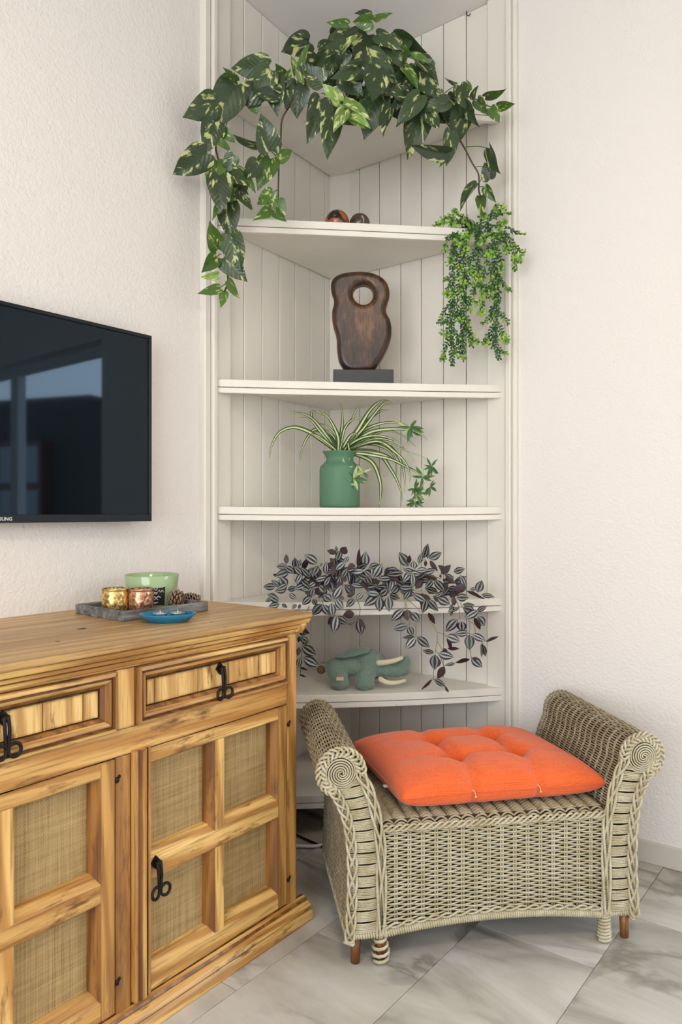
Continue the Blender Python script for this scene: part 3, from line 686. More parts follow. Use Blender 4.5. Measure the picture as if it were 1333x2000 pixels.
for sgn in (-1, 1):
    X = lambda o: sgn*(HW+o)
    def S_arm(u, v):
        o, z, no, nz = prof_at(v); return Vector((X(o), .012+u*(DB-.012), z)), Vector((sgn*no, 0, nz))
    # added dark shell under the weave: blocks light, paints shade into the gaps
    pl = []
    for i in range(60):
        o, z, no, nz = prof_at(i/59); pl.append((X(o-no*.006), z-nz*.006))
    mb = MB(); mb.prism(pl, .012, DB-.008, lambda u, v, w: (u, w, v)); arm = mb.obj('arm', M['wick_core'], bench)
    arm['label'] = 'left rolled wicker arm' if sgn < 0 else 'right rolled wicker arm'
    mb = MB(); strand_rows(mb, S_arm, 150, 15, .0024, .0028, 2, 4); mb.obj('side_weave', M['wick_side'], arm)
    mb = MB()
    for k in range(16):
        u = k/15
        for du in (-.0024, .0024): mb.tube([S_arm(u, i/44)[0]+Vector((0, du, 0)) for i in range(45)], .0022, 4, False)
    mb.obj('side_stakes', M['wick_side'], arm)
    # front face: cross strands between the two braids
    def o_in(z):
        if z < .29: return 0.0
        for (a, za), (b, zb_) in zip(pi_[::-1], pi_[::-1][1:]):
            if za <= z <= zb_: return a+(b-a)*(z-za)/(zb_-za)
        return .036+.3*(z-.452)
    def o_out(z):
        for (a, za), (b, zb_) in zip(po, po[1:]):
            if za <= z <= zb_: return a+(b-a)*(z-za)/(zb_-za)
        return .115
    mb = MB(); z = .083; k = 0
    while z < .474:
        tilt = .012*max(0, (z-.30)/.15); grp = k % 6
        bow = .0014*(grp-2.5)/2.5
        a, b = o_in(z)-.002, o_out(z-tilt)+.002
        pts = []
        for i in range(9):
            f = i/8; pts.append((X(a+(b-a)*f), .005-.009*math.sin(math.pi*f), z-tilt*f*(1 if z > .3 else 0)-bow*math.sin(math.pi*f)+random.uniform(-.0004, .0004)))
        mb.tube(pts, random.uniform(.0020, .0024), 5); z += (.0047, .0050, .0046, .0049, .0047, .0054)[grp]; k += 1
    mb.obj('front_strands', M['wick'], arm)
    # scroll: spiral disc
    mb = MB()
    for k in range(3):
        pts = []
        for i in range(120):
            f = i/119; a = sgn*(-2*math.pi*f*2.35+2*math.pi*k/3)+math.pi/2; rr = .003+(CR-.013)*f
            pts.append((X(CO)+rr*math.cos(a), -.004-.010*(1-f*f), CZ+rr*math.sin(a)))
        mb.tube(pts, .0023, 6)
    mb.obj('scroll', M['wick'], arm)
    # braids
    def braid(path, name, width=.0115):
        L_ = len(path); mb = MB(); ln_ = sum((path[i+1]-path[i]).length for i in range(L_-1)); nrm = Vector((0, -1, 0))
        for k in range(4):
            pts = []
            for i, p in enumerate(path):
                t = (path[min(i+1, L_-1)]-path[max(i-1, 0)]).normalized(); b = t.cross(nrm).normalized()
                a = 2*math.pi*(ln_*i/(L_-1)/.12+k/4); pts.append(p+b*(width*math.sin(a))+nrm*(.0035+.0042*math.sin(2*a)))
            mb.tube(pts, .0036, 6)
        mb.obj(name, M['wick'], arm)
    inner = pi_[::-1]
    ring = [(CO+(CR-.004)*math.cos(R_(a)), CZ+(CR-.004)*math.sin(R_(a))) for a in range(190, -75, -12)]
    pth = [Vector((X(a), -.002, b)) for a, b in dense(inner+ring, 5)]; braid([Vector((X(0), -.002, .068))]+pth, 'inner_braid')
    pth = [Vector((X(a-.006), -.002, b)) for a, b in dense([(.090, .062)]+po+[(.132, .452), (.155, .478)], 9)]; braid(pth, 'outer_braid')
    # bottom wrapping rod and feet
    mb = MB(); rod = [Vector((X(.010), .004, .074)), Vector((X(.08), .004, .074))]; mb.tube(rod, .007, 8); coil(mb, rod, .007, .0032, .0066)
    rod = [Vector((X(.084), .01, .074)), Vector((X(.084), DB-.01, .074))]; mb.tube(rod, .007, 8); coil(mb, rod, .007, .0030, .0066)
    mb.obj('wrapped_base', M['wick'], arm)
    for yy, oo in ((.006, .0), (DB-.02, .06)):
        ft = MB().tube([(X(oo), yy, .004), (X(oo), yy, .085)], .0125, 10).obj('foot', M['peg'] if sgn < 0 else M['wick'], arm)
        loose = sgn < 0 and yy < .1
        rodp = [Vector((X(oo), yy, .006)), Vector((X(oo), yy, .072))]
        coil(MB(), rodp, (lambda f: .0175+.004*math.sin(f*5)) if loose else (lambda f: .0165-.003*f), .0044, .0165 if loose else .0088).obj('cane_wrap', M['wick'], arm)
    pg = MB().tube([(X(.064), .016, 0), (X(.063), .016, .07)], [.0115, .0135], 8).obj('peg', M['peg'], arm); pg['label'] = 'short brown wooden peg foot'
# back face of the bench
def S_back(u, v):
    x = -HW+2*HW*u; return Vector((x, DB-.01, .09+.26*v)), Vector((0, 1, 0))
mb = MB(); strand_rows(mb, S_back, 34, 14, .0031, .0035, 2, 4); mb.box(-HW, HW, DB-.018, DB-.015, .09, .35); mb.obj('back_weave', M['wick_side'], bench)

# ------------------------------------------------------------------ orange cushion
fab = mat('orange_linen', (.80, .135, .03), .9, spec=.15, Sheen_Weight=.25); g_ = N(fab); v = g_.coord(rand=False)
wa = g_.n('TexWave', wave_type='BANDS', bands_direction='X'); wb = g_.n('TexWave', wave_type='BANDS', bands_direction='Y')
for q in (wa, wb): g_.lk(v, q.inputs['Vector']); q.inputs['Scale'].default_value = 320; q.inputs['Distortion'].default_value = 1.0
sl = g_.noise(g_.coord((.05, 1, 1), rand=False), 220, 2, .7); sl2 = g_.noise(g_.coord((1, .05, 1), rand=False), 220, 2, .7)
hh_ = g_.math('ADD', g_.math('MULTIPLY', g_.math('ADD', wa.outputs['Fac'], wb.outputs['Fac']), .25), g_.math('MULTIPLY', g_.math('ADD', sl, sl2), .5))
g_.col(g_.ramp(hh_, [(.45, (.60, .070, .014)), (.8, (.82, .150, .036))])); g_.bump(hh_, .0008, .5)
CC = Matrix.Translation((1.1056, -.7836, 0))@Matrix.Rotation(BA, 4, 'Z')@Vector((.012, .245, .364))
cush = thing('cushion', CC, BA+R_(2.5), 'square bright orange tufted seat cushion lying on the wicker bench', 'cushion')
cw, cdp, cth = .287, .218, .046
NU, NV = 84, 64
TUF = [(-.30, -.34), (.34, -.34), (-.30, .36), (.34, .36)]
def gs(d, s): return math.exp(-(d/s)**2)
def cush_h(u, v):
    e = (max(0, 1-abs(u)**3.2)*max(0, 1-abs(v)**3.2))**.36
    h = 1.0*e
    for a, b in TUF: h -= .62*gs(math.hypot((u-a)*1.25, v-b), .13)*e
    for a in (-.30, .34): h -= .34*gs(u-a+.03*math.sin(v*4), .075)*e*(.75+.25*math.cos(v*math.pi*1.5))
    for b in (-.34, .36): h -= .20*gs(v-b, .085)*e*gs(u, .75)
    h += .05*noise.noise(Vector((u*2.2, v*2.2, 1.3)))*e+.03*noise.noise(Vector((u*6, v*6, 4)))*e
    return h
def cush_xy(u, v):
    x = u*cw*(1-.05*(1-v*v)*0); y = v*cdp
    x *= 1+.02*abs(v)**4-.012*gs(v+1, .0+.25); y *= 1+.03*abs(u)**4
    for a in (-.30, .34): y += (.012 if v < -.8 else 0)*gs(u-a, .035)*max(0, (-v-.8)/.2)
    x -= .035*v*0
    return x+(-.018*v), y
for side in (1,):
    vs_ = []; fs = []
    for top in (1, 0):
        for j in range(NV+1):
            for i in range(NU+1):
                u = -1+2*i/NU; v = -1+2*j/NV
                u = math.sin(u*math.pi/2)*.35+u*.65; v = math.sin(v*math.pi/2)*.35+v*.65
                x, y = cush_xy(u, v); h = cush_h(u, v)
                z = .047+.068*h if top else .047-.046*((max(0, 1-abs(u)**6)*max(0, 1-abs(v)**6))**.35)
                vs_.append((x, y, z+.012*abs(u)**6*abs(v)**2*0))
    o2 = (NU+1)*(NV+1)
    for j in range(NV):
        for i in range(NU):
            a = j*(NU+1)+i; fs.append((a, a+1, a+NU+2, a+NU+1)); fs.append((o2+a, o2+a+NU+1, o2+a+NU+2, o2+a+1))
    mb = MB(); mb.add(vs_, fs, True); body = mb.obj('cover', fab, cush)
    wd_ = body.modifiers.new('weld', 'WELD'); wd_.merge_threshold = .0006
mb = MB(); seam = []
for k in range(240):
    q = k/240*4; s_, f = int(q), q-int(q); e_ = -1+2*f
    u, v = [(e_, -1), (1, e_), (-e_, 1), (-1, -e_)][s_]; x, y = cush_xy(u, v); seam.append((x*1.002, y*1.002, .047))
mb.tube(seam, .0016, 6, False, True); mb.obj('seam', fab, cush)
thr = mat('pale_thread', (.75, .55, .35), .8)
for a, b in TUF:
    x, y = cush_xy(a, b); z = .047+.068*cush_h(a, b)
    MB().tube(smooth_pts([(x-.004, y, z-.002), (x, y-.002, z+.003), (x+.004, y+.003, z-.001), (x+.007, y-.004, z+.004)], 4), .0011, 5).obj('tuft_thread', thr, cush)
for a in (-.30, .34):
    x, y = cush_xy(a, -1); MB().tube(smooth_pts([(x-.005, y-.003, .052), (x+.001, y-.006, .045), (x+.004, y-.005, .035)], 4), .0013, 5).ball((x+.004, y-.005, .033), .003, 8, 5).obj('tie', thr, cush)
x, y = cush_xy(-1, -.45); MB().box(x-.010, x+.002, y-.008, y+.008, .036, .038).obj('care_tag', M['white_pl'], cush)

# ------------------------------------------------------------------ leaf tools
def leaf_mesh(name, m, outline, cup=.12, droop=.18, fold=.10, nx=4, ny=12, wave=0.0, seed=0, back=None):
    """leaf from base (0,0) to tip (0,1); outline(t)-> half width; bent and folded in z, with thickness"""
    rnd = random.Random(seed); vs_ = []; fs = []; uv = []
    ph = rnd.random()*6
    for j in range(ny+1):
        t = j/ny; wv, t2 = outline(t)
        for i in range(-nx, nx+1):
            f = i/nx; x = wv*f
            y = t*(1-abs(f)**1.3)+t2*abs(f)**1.3
            z = fold*abs(x)-droop*t*t-cup*x*x*2+wave*math.sin(t*9+ph+(2 if f > 0 else 0))*abs(f)
            vs_.append((x, y, z)); uv.append((.5+.5*f, t))
    n = 2*nx+1
    for j in range(ny):
        for i in range(2*nx): fs.append((j*n+i, j*n+i+1, (j+1)*n+i+1, (j+1)*n+i))
    me = bpy.data.meshes.new(name); me.from_pydata(vs_, [], fs)
    ul = me.uv_layers.new(name='UVMap')
    for lp in me.loops: ul.data[lp.index].uv = uv[lp.vertex_index]
    for p_ in me.polygons: p_.use_smooth = True
    me.materials.append(m); return me
def heart(t):
    K = [(0, .17, -.085), (.1, .36, -.055), (.2, .465, .05), (.32, .50, .19), (.45, .475, .35), (.6, .41, .53), (.75, .285, .715), (.88, .13, .87), (.95, .045, .945), (1, 0, 1)]
    for (a, xa, ya), (b, xb, yb) in zip(K, K[1:]):
        if t <= b+1e-6:
            f = (t-a)/(b-a); return xa+(xb-xa)*f, ya+(yb-ya)*f
    return 0, 1
def lens(t): return max(.5*math.sin(math.pi*t**.85)**.9, .01), t
def place_leaf(plant, me, b, tip, width, tilt=0., roll=0., name='leaf', flip=False):
    """b, tip: world points; width: world width; leaf faces the room"""
    y = (tip-b); L_ = y.length; y.normalize()
    view = (CAM-b).normalized()
    zc = view-y*view.dot(y)
    zc = zc.normalized() if zc.length > .05 else y.orthogonal().normalized()
    xc = y.cross(zc)
    zc = (zc*math.cos(roll)+xc*math.sin(roll)).normalized(); xc = y.cross(zc)
    if flip: zc = -zc; xc = -xc
    base = plant.location
    m4 = Matrix((( xc.x*width, y.x*L_, zc.x*L_*.8, b.x-base.x), (xc.y*width, y.y*L_, zc.y*L_*.8, b.y-base.y), (xc.z*width, y.z*L_, zc.z*L_*.8, b.z-base.z), (0, 0, 0, 1)))
    return inst(name, me, plant, m4)

# ------------------------------------------------------------------ pothos on the highest shelf
random.seed(11)
pc = P(690, 130, 2.80); pothos = thing('pothos_plant', (pc.x, pc.y, SH[0]), 0, 'trailing variegated pothos with large heart leaves spilling from the highest shelf', 'plant')
MB().lathe([(0, 0), (.06, 0), (.085, .11), (.09, .12), (.084, .12), (.075, .10), (0, .10)], 28).obj('pot', M['white_pl'], pothos)
LV = {}
for k, mm in (('d', M['leaf_d']), ('m', M['leaf_m']), ('l', M['leaf_l'])):
    LV[k] = [leaf_mesh('leaf', mm, heart, .10, dr_, fo_, wave=wv_, seed=i) for i, (dr_, fo_, wv_) in enumerate(((.18, .30, .02), (.30, .20, .025), (.08, .36, .025), (.36, .38, .015)))]
def z1(x, y): return 330+x/3.225, y/3.225
def z2(x, y): return 660+x/3.225, y/3.225
def pz(px):    # depth of the curtain of leaves, always clear of wall and shelf fronts
    if px < 480: return 2.33+.12*max(0, px-340)/140
    if px < 720: return 2.45
    return 2.45+.09*(px-720)/280
PL1 = [(630,420,385,432,150,'d'),(640,440,540,580,150,'d'),(420,530,260,815,205,'d'),(585,560,370,625,150,'d'),(295,640,122,735,165,'d'),(290,770,240,945,150,'d'),
 (650,470,680,690,150,'d'),(815,515,803,737,152,'d'),(800,470,780,345,46,'l'),(850,400,860,250,46,'m'),(430,510,367,445,50,'m'),(530,630,550,712,100,'m'),(690,600,537,575,90,'d'),
 (970,520,845,430,130,'d'),(960,630,897,862,150,'d'),(1030,715,1005,950,140,'d'),(1080,640,968,535,85,'l'),(1110,690,1055,785,85,'l'),(1100,655,1260,695,60,'l'),(1140,690,1225,800,92,'l'),(1150,735,1265,770,50,'l'),
 (640,950,588,720,155,'d'),(560,920,410,890,42,'d'),(690,1000,785,945,80,'m'),(640,1000,565,1170,140,'m'),(560,1020,480,1130,110,'d'),(345,825,410,890,70,'m'),(320,890,395,945,40,'m'),
 (240,960,30,1103,170,'d'),(300,1010,265,1200,130,'m'),(320,1105,328,1310,160,'d'),(410,975,345,1090,95,'d'),(380,1080,500,1165,90,'d'),(460,1160,395,1260,90,'m'),(440,1200,505,1285,80,'d'),(425,1065,560,1178,34,'m'),
 (370,1275,385,1500,145,'d'),(330,1265,290,1340,60,'m'),(310,1570,258,1403,105,'m'),(385,1480,455,1708,155,'d'),(345,1625,490,1770,130,'d'),(300,1620,220,1705,92,'m'),(310,1730,212,1755,50,'l'),(318,1815,208,1845,65,'m'),(375,1770,425,1870,55,'m'),(350,1840,335,1920,58,'m'),
 (655,1210,560,1290,92,'m'),(690,1260,725,1380,80,'m'),(645,1320,563,1365,76,'m'),(665,1330,718,1380,62,'m'),(740,520,740,690,95,'d'),(740,510,770,430,50,'l'),(1130,155,1013,150,62,'m'),(1090,225,985,300,90,'d'),(1010,310,910,430,90,'d'),(1050,350,1000,480,90,'d'),
 (720,480,690,430,70,'m'),(830,520,815,400,45,'l'),(1000,440,900,520,80,'d')]
PL2 = [(220,140,92,140,95,'m'),(210,92,110,65,36,'d'),(235,135,345,65,46,'m'),(190,220,120,420,165,'d'),(30,320,105,205,50,'l'),(130,200,20,230,62,'d'),(245,220,385,290,85,'d'),(320,250,400,420,115,'d'),(440,355,385,285,62,'m'),(200,345,355,500,135,'d'),
 (465,355,583,368,26,'m'),(500,375,648,510,46,'d'),(500,400,610,600,172,'d'),(420,430,515,530,62,'m'),(515,520,605,610,46,'l'),(150,430,0,480,112,'d'),(30,480,160,600,130,'d'),(250,440,225,635,165,'d'),(425,500,290,590,120,'d'),(425,500,375,665,130,'d'),(520,600,385,770,122,'d'),
 (250,585,175,850,190,'d'),(340,660,280,850,85,'d'),(520,715,448,990,170,'d'),(690,965,490,955,100,'d'),(700,640,520,680,92,'d'),(570,705,640,815,92,'d'),(690,610,765,740,82,'d'),(795,690,735,912,142,'d'),(805,650,850,780,50,'d'),(710,830,700,1040,72,'d'),(690,950,650,1040,52,'m'),
 (770,540,800,655,92,'d'),(745,530,700,520,20,'d'),(835,570,828,510,22,'m'),(850,630,872,545,30,'m'),(880,635,940,720,72,'m'),(932,610,1045,590,42,'m'),(1012,672,1115,655,55,'m'),(965,680,1018,768,70,'m'),(960,935,1015,1095,56,'d'),(960,1130,925,1020,92,'d'),(880,1155,750,1278,36,'d'),(930,1180,985,1268,56,'m'),(900,1240,910,1330,66,'m'),
 (640,590,660,560,60,'m'),(600,420,480,380,60,'d'),(0,600,60,700,60,'d'),(60,330,20,430,70,'d'),(430,600,330,560,90,'d')]
for fn, lst in ((z1, PL1), (z2, PL2)):
    for q, (bx, by, tx, ty, wd_, kd) in enumerate(lst):
        b2, t2 = fn(bx, by), fn(tx, ty); Zb = pz(b2[0])+random.uniform(-.06, .015); ln_ = math.hypot(t2[0]-b2[0], t2[1]-b2[1])
        # narrow-looking leaves are turned edge-on, so keep their true width and roll them
        true_w = max(wd_/3.225, ln_*.55); roll = math.acos(min(1, wd_/3.225/true_w))*random.choice((-1, 1))*.9+random.uniform(-.18, .18)
        Zt = min(Zb+random.uniform(-.075, .012), pz(t2[0])+.01)
        place_leaf(pothos, random.choice(LV[kd]), P(*b2, Zb), P(*t2, Zt), true_w/FPX*Zb*1.06, roll=roll)
for i in range(26):   # leaves deeper inside the crown
    px, py = random.uniform(585, 830), random.uniform(70, 215); a = random.uniform(0, 6.28); l_ = random.uniform(45, 75)
    if py < 200-abs(px-700)*1.1+0 and abs(px-700) > 110: continue
    Zb = random.uniform(2.50, 2.54) if py > 150 else random.uniform(2.52, 2.66)
    place_leaf(pothos, random.choice(LV['d']), P(px, py, Zb), P(px+l_*math.cos(a), py+l_*.8*abs(math.sin(a)), Zb-.02), 48/FPX*Zb, roll=random.uniform(-.5, .5))
def vine(plant, fn, pts, zf, r, m, name='stem'):
    base = plant.location; pp_ = []
    for x, y in pts:
        a = fn(x, y); pp_.append(P(a[0], a[1], zf(a[0]) if callable(zf) else zf)-base)
    return MB().tube(smooth_pts(pp_, 6), r, 6).obj(name, m, plant)
zin = lambda px: pz(px)+.012
pot_top = (1160, 420)
vine(pothos, z1, [(1150,330),(1000,470),(850,500),(700,560),(500,590),(400,720),(310,830),(296,930),(318,1040),(330,1200),(375,1400),(395,1550),(372,1700),(372,1780),(345,1850)], zin, .0032, M['stem_b'])
vine(pothos, z1, [(850,500),(772,650),(715,750),(705,880),(695,1020),(690,1200),(690,1262)], zin, .0028, M['stem_b'])
vine(pothos, z2, [(60,330),(250,480),(450,560),(600,650),(700,790),(780,900),(850,1030),(888,1100),(890,1200),(905,1245)], zin, .0030, M['stem_b'])
vine(pothos, z2, [(520,600),(680,608),(780,600),(870,625),(950,668),(1015,680)], zin, .0022, M['stem_g'])
vine(pothos, z2, [(100,330),(150,220),(215,140)], zin, .0026, M['stem_g'])
for fn, a, b in ((z1,(345,825),(390,700)),(z1,(320,1045),(380,1085)),(z1,(690,1025),(640,1020)),(z1,(690,1025),(640,950)),(z1,(690,830),(560,800)),(z1,(690,1200),(655,1215)),(z1,(690,1250),(648,1320)),(z1,(372,1780),(318,1818)),(z1,(330,1600),(300,1620)),(z2,(810,925),(955,935)),(z2,(870,1050),(1000,1060)),(z2,(890,1180),(930,1185)),(z2,(390,460),(440,360)),(z2,(670,590),(735,545)),(z1,(960,590),(985,600)),(z1,(1020,655),(1030,715)),(z2,(660,740),(790,690)),(z1,(330,830),(345,900))):
    vine(pothos, fn, [a, ((a[0]+b[0])/2+6, (a[1]+b[1])/2-8), b], zin, .0016, M['stem_g'], 'leaf_stalk')

# ------------------------------------------------------------------ hanging boxwood garland
random.seed(5)
hb0 = P(935, 450, 2.63); gar = thing('hanging_garland', (hb0.x, hb0.y, SH[1]), 0, 'bright green artificial boxwood garland hanging over the right end of a shelf', 'plant')
hz = lambda x, y: (840+x/5.715, 380+y/5.715)
ZG = 2.565
def zgar(px, py): return ZG+(.10 if py < 452 and px < 935 else 0.0)-(.02 if px > 985 else 0)
GST = [[(520,330),(370,400),(372,700),(385,900),(375,1150),(372,1400),(375,1700),(378,1760)],[(540,330),(540,600),(540,800),(575,1050),(590,1320)],[(640,340),(720,500),(725,700),(730,1000),(745,1250),(735,1600),(770,1830)],[(480,340),(300,410),(285,560),(250,800),(252,1200),(245,1550),(250,1910)],
 [(800,420),(870,480),(930,560),(1030,650)],[(930,560),(945,700),(952,840)],[(830,380),(890,380),(960,430),(1050,445)],[(735,880),(790,960),(885,1070)],[(745,1280),(810,1360),(885,1450)],[(742,1440),(800,1530),(850,1650)],[(738,1450),(670,1550),(620,1660)],[(735,1290),(650,1400),(580,1440)],[(250,1210),(175,1290),(110,1430)],[(247,1590),(175,1690),(150,1835)],
 [(376,1390),(450,1540),(530,1640)],[(376,1480),(450,1600),(465,1690)],[(376,1690),(330,1760),(385,1835)],[(378,1120),(440,1160),(520,1205)],[(385,1150),(430,1240),(460,1310)],[(470,380),(420,470),(400,650)],[(300,430),(200,500),(160,630)],[(285,560),(250,640),(240,760)],[(385,640),(450,740),(470,880)],[(540,600),(480,680),(440,850)],[(545,610),(620,680),(640,790)],[(540,800),(500,900),(500,1010)],[(545,800),(610,880),(570,980)],[(572,1000),(500,1050),(480,1120)],[(575,1010),(640,1060),(610,1150)],
 [(720,540),(660,600),(650,700)],[(722,600),(780,680),(810,830)],[(727,740),(680,850),(690,980)],[(728,820),(770,900),(760,1000)],[(730,1000),(670,1060),(690,1180)],[(738,1050),(770,1120),(760,1210)],[(265,780),(330,860),(300,960)],[(270,650),(310,720),(350,830)],[(252,900),(190,940),(175,960)],[(252,1000),(200,1060),(180,1120)],[(252,1050),(300,1130),(330,1190)],[(250,1180),(310,1280),(300,1370)],[(250,1300),(200,1400),(140,1440)],[(248,1420),(190,1520),(200,1590)],[(246,1500),(310,1580),(320,1650)],[(246,1650),(300,1720),(280,1790)],
 [(375,950),(330,1000),(340,1100)],[(375,900),(430,950),(420,1020)],[(374,1300),(320,1350),(310,1400)],[(374,1350),(430,1400),(440,1460)],[(375,1560),(340,1620),(350,1700)],[(745,1230),(690,1290),(700,1390)],[(736,1560),(700,1650),(700,1700)],[(750,1720),(820,1770),(840,1780)],
 [(500,340),(380,330),(200,310),(60,345)],[(480,330),(380,270),(280,190)],[(560,330),(600,250),(580,190)],[(620,330),(700,220),(750,130)],[(680,280),(800,210),(880,215)],[(720,240),(810,180),(815,140)],[(620,330),(720,350),(830,320)],[(600,350),(700,440),(760,440)],[(640,400),(640,480),(560,540)],[(330,330),(220,260),(160,280)],[(450,340),(400,300),(350,280)],[(760,440),(830,520),(870,640)],[(780,430),(790,520),(760,560)],[(560,330),(560,420),(600,500)]]
dark_l, lime_l, stm = MB(), MB(), MB()
def small_leaf(mb, b, d, l_, w_, nrm):
    d = d.normalized(); s_ = d.cross(nrm)
    if s_.length < .01: s_ = d.orthogonal()
    s_.normalize(); n_ = s_.cross(d)
    pts = [b, b+d*l_*.35+s_*w_*.30+n_*l_*.08, b+d*l_*.72+s_*w_*.5+n_*l_*.02, b+d*l_-n_*l_*.10, b+d*l_*.72-s_*w_*.5+n_*l_*.02, b+d*l_*.35-s_*w_*.30+n_*l_*.08, b+d*l_*.6-n_*l_*.05]
    mb.add(pts, [(0, 1, 6), (1, 2, 6), (2, 3, 6), (3, 4, 6), (4, 5, 6), (5, 0, 6)], True)
gb = gar.location
SPX = ZG/FPX
for st in GST:
    wp = [P(*hz(x, y), zgar(*hz(x, y))+random.uniform(-.012, .012))-gb for x, y in st]
    pts = smooth_pts(wp, 8); stm.tube(pts, .0013, 5)
    acc_ = 0; nxt = .004; tot_ = sum((b-a).length for a, b in zip(pts, pts[1:])); ph = random.random()*6; run = 0
    for a, b in zip(pts, pts[1:]):
        sl_ = (b-a).length; t = (b-a).normalized(); run0 = run; run += sl_
        while nxt < run:
            p_ = a.lerp(b, (nxt-run0)/max(sl_, 1e-6)); end = nxt/tot_
            for k in range(3):
                an = ph+k*2.09+random.uniform(-.4, .4); side = (RIGHT*math.cos(an)+FWD*math.sin(an)*.8+UP*math.sin(an)*.3)
                side = (side-t*side.dot(t)).normalized()
                d = side*.9+t*(.35+.7*end)+UP*.15
                small_leaf(lime_l if (end > .6 and random.random() < .55 and len(st) < 6) else dark_l, p_, d, random.uniform(.0125, .0175), .0085, (CAM-gb-p_).normalized()+Vector((random.uniform(-.6, .6), random.uniform(-.6, .6), .4)))
            ph += 1.3; nxt += .0098
for x, y in [(75,345),(120,330),(150,290),(180,290),(215,250),(240,310),(280,200),(270,280),(310,330),(350,290),(390,260),(430,300),(455,335),(490,360),(250,350),(580,240),(640,250),(330,520),(290,520),(350,570),(410,470),(440,450),(380,430),(390,640),(245,710),(215,770),(560,540),(640,470),(700,450),(760,440),(780,430),(800,330),(830,300),(770,370),(680,660),(720,660),(640,690),(870,620),(980,700),(950,680),(1040,640),(1000,730),(440,850),(490,880),(370,980),(340,960),(220,1080),(240,1120),(180,1110),(690,1080),(720,1060),(800,840),(550,940),(490,1200),(180,1570),(150,1540),(830,1630),(860,1600),(820,1560),(740,160),(830,170),(590,1310),(560,1320),(350,1400),(350,1800),(155,1830),(620,1650),(520,1640),(840,600),(500,1000)]:
    c = P(*hz(x, y), zgar(*hz(x, y))-.012)-gb; nrm = (CAM-gb-c).normalized(); u = nrm.orthogonal().normalized(); v = nrm.cross(u)
    for k in range(6):
        a = k*1.047+random.uniform(-.3, .3); rad_ = u*math.cos(a)+v*math.sin(a); small_leaf(lime_l if random.random() < .75 else dark_l, c+rad_*random.uniform(0, .006), rad_+nrm*random.uniform(-.1, .9)-UP*.2, random.uniform(.010, .0145), .0095, nrm+rad_*random.uniform(-.9, .3)+UP*.4)
gm = mat('garland_dark_green', (.035, .125, .022), .4); gl_ = mat('garland_lime', (.19, .40, .022), .4)
for mm, c1, c2 in ((gm, (.010, .055, .018), (.06, .17, .018)), (gl_, (.07, .22, .012), (.30, .48, .03))):
    g_ = N(mm); v = g_.coord(rand=False); g_.col(g_.ramp(g_.noise(v, 60, 2), [(.35, c1), (.65, c2)]))
tag(dark_l.obj('leaves', gm, gar), kind='stuff'); tag(lime_l.obj('young_leaves', gl_, gar), kind='stuff'); tag(stm.obj('stems', mat('garland_stem', (.02, .05, .02), .6), gar), kind='stuff')

# ------------------------------------------------------------------ three carved balls on the second shelf
def ball_thing(px, py, Z, r, c1, c2, c3, sc_, lab, seed):
    p_ = P(px, py, Z); p_.z = SH[1]-.002+r
    m = mat('carved_ball', c1, .22, spec=.6); g_ = N(m); v = g_.coord(rand=False)
    vo = g_.n('TexVoronoi', feature='F1'); g_.lk(v, vo.inputs['Vector']); vo.inputs['Scale'].default_value = sc_
    nz = g_.noise(v, sc_*1.3, 3)
    f = g_.math('ADD', vo.outputs['Distance'], g_.math('MULTIPLY', nz, .4))
    g_.col(g_.ramp(f, [(.36, c2), (.40, c1), (.90, c1), (.95, c3)])); 
    o = MB().ball((0, 0, 0), r, 32, 20).obj('decorative_ball', m); o.location = p_; o.rotation_euler = (seed, seed*2, seed*3)
    tag(o, lab, 'ball', 'carved balls on the shelf')
ball_thing(628, 440, 2.80, .036, (.03, .028, .027), (.012, .012, .012), (.07, .06, .05), 22, 'dark grey ball half hidden behind the orange one', 1.0)
ball_thing(659, 440, 2.705, .0445, (.36, .10, .025), (.016, .014, .013), (.02, .015, .012), 20, 'glossy orange-brown ball with black blotches on the shelf', 2.4)
ball_thing(703, 440, 2.705, .0385, (.075, .045, .032), (.014, .012, .012), (.50, .42, .33), 24, 'dark brown ball with pale carved marks on the shelf', .7)

# ------------------------------------------------------------------ pierced wooden sculpture
ZS = 2.74; s0 = P(710, 700, ZS)
scu = thing('wooden_sculpture', (s0.x, s0.y, SH[2]), YAW, 'dark carved wooden abstract sculpture with a round hole on a black plinth', 'sculpture')
kk = ZS/FPX/2.666
zbase = P(710, 400+870/2.666, ZS).z-SH[2]
MB().box(-.113, .111, -.05, .06, .0005, zbase).obj('plinth', mat('black_slate', (.035, .035, .035), .5), scu, .002)
outl = [(330,865),(290,830),(272,760),(268,690),(250,620),(245,560),(255,500),(240,440),(245,395),(280,365),(340,352),(410,350),(470,362),(515,390),(538,430),(542,475),(530,520),(525,555),(545,600),(553,650),(545,710),(520,770),(490,820),(455,860),(400,868)]
hole = [(405,415),(435,422),(456,448),(456,480),(440,508),(412,520),(380,512),(358,488),(354,456),(370,428)]
def to_loc(q): return [((x-400+(-0))*kk, (867-y)*kk) for x, y in q]
cv = bpy.data.curves.new('sculpture_outline', 'CURVE'); cv.dimensions = '2D'; cv.fill_mode = 'BOTH'
for q in (outl, hole):
    pts = to_loc(q); s_ = cv.splines.new('BEZIER'); s_.bezier_points.add(len(pts)-1); s_.use_cyclic_u = True
    for bp, (x, z) in zip(s_.bezier_points, pts): bp.co = (x, z, 0); bp.handle_left_type = bp.handle_right_type = 'AUTO'
cv.extrude = .012; cv.bevel_depth = .022; cv.bevel_resolution = 6; cv.offset = -.0215; cv.resolution_u = 6
fo = bpy.data.objects.new('tmp', cv); col.objects.link(fo); bpy.context.view_layer.update()
me = bpy.data.meshes.new_from_object(fo.evaluated_get(bpy.context.evaluated_depsgraph_get())); bpy.data.objects.remove(fo)
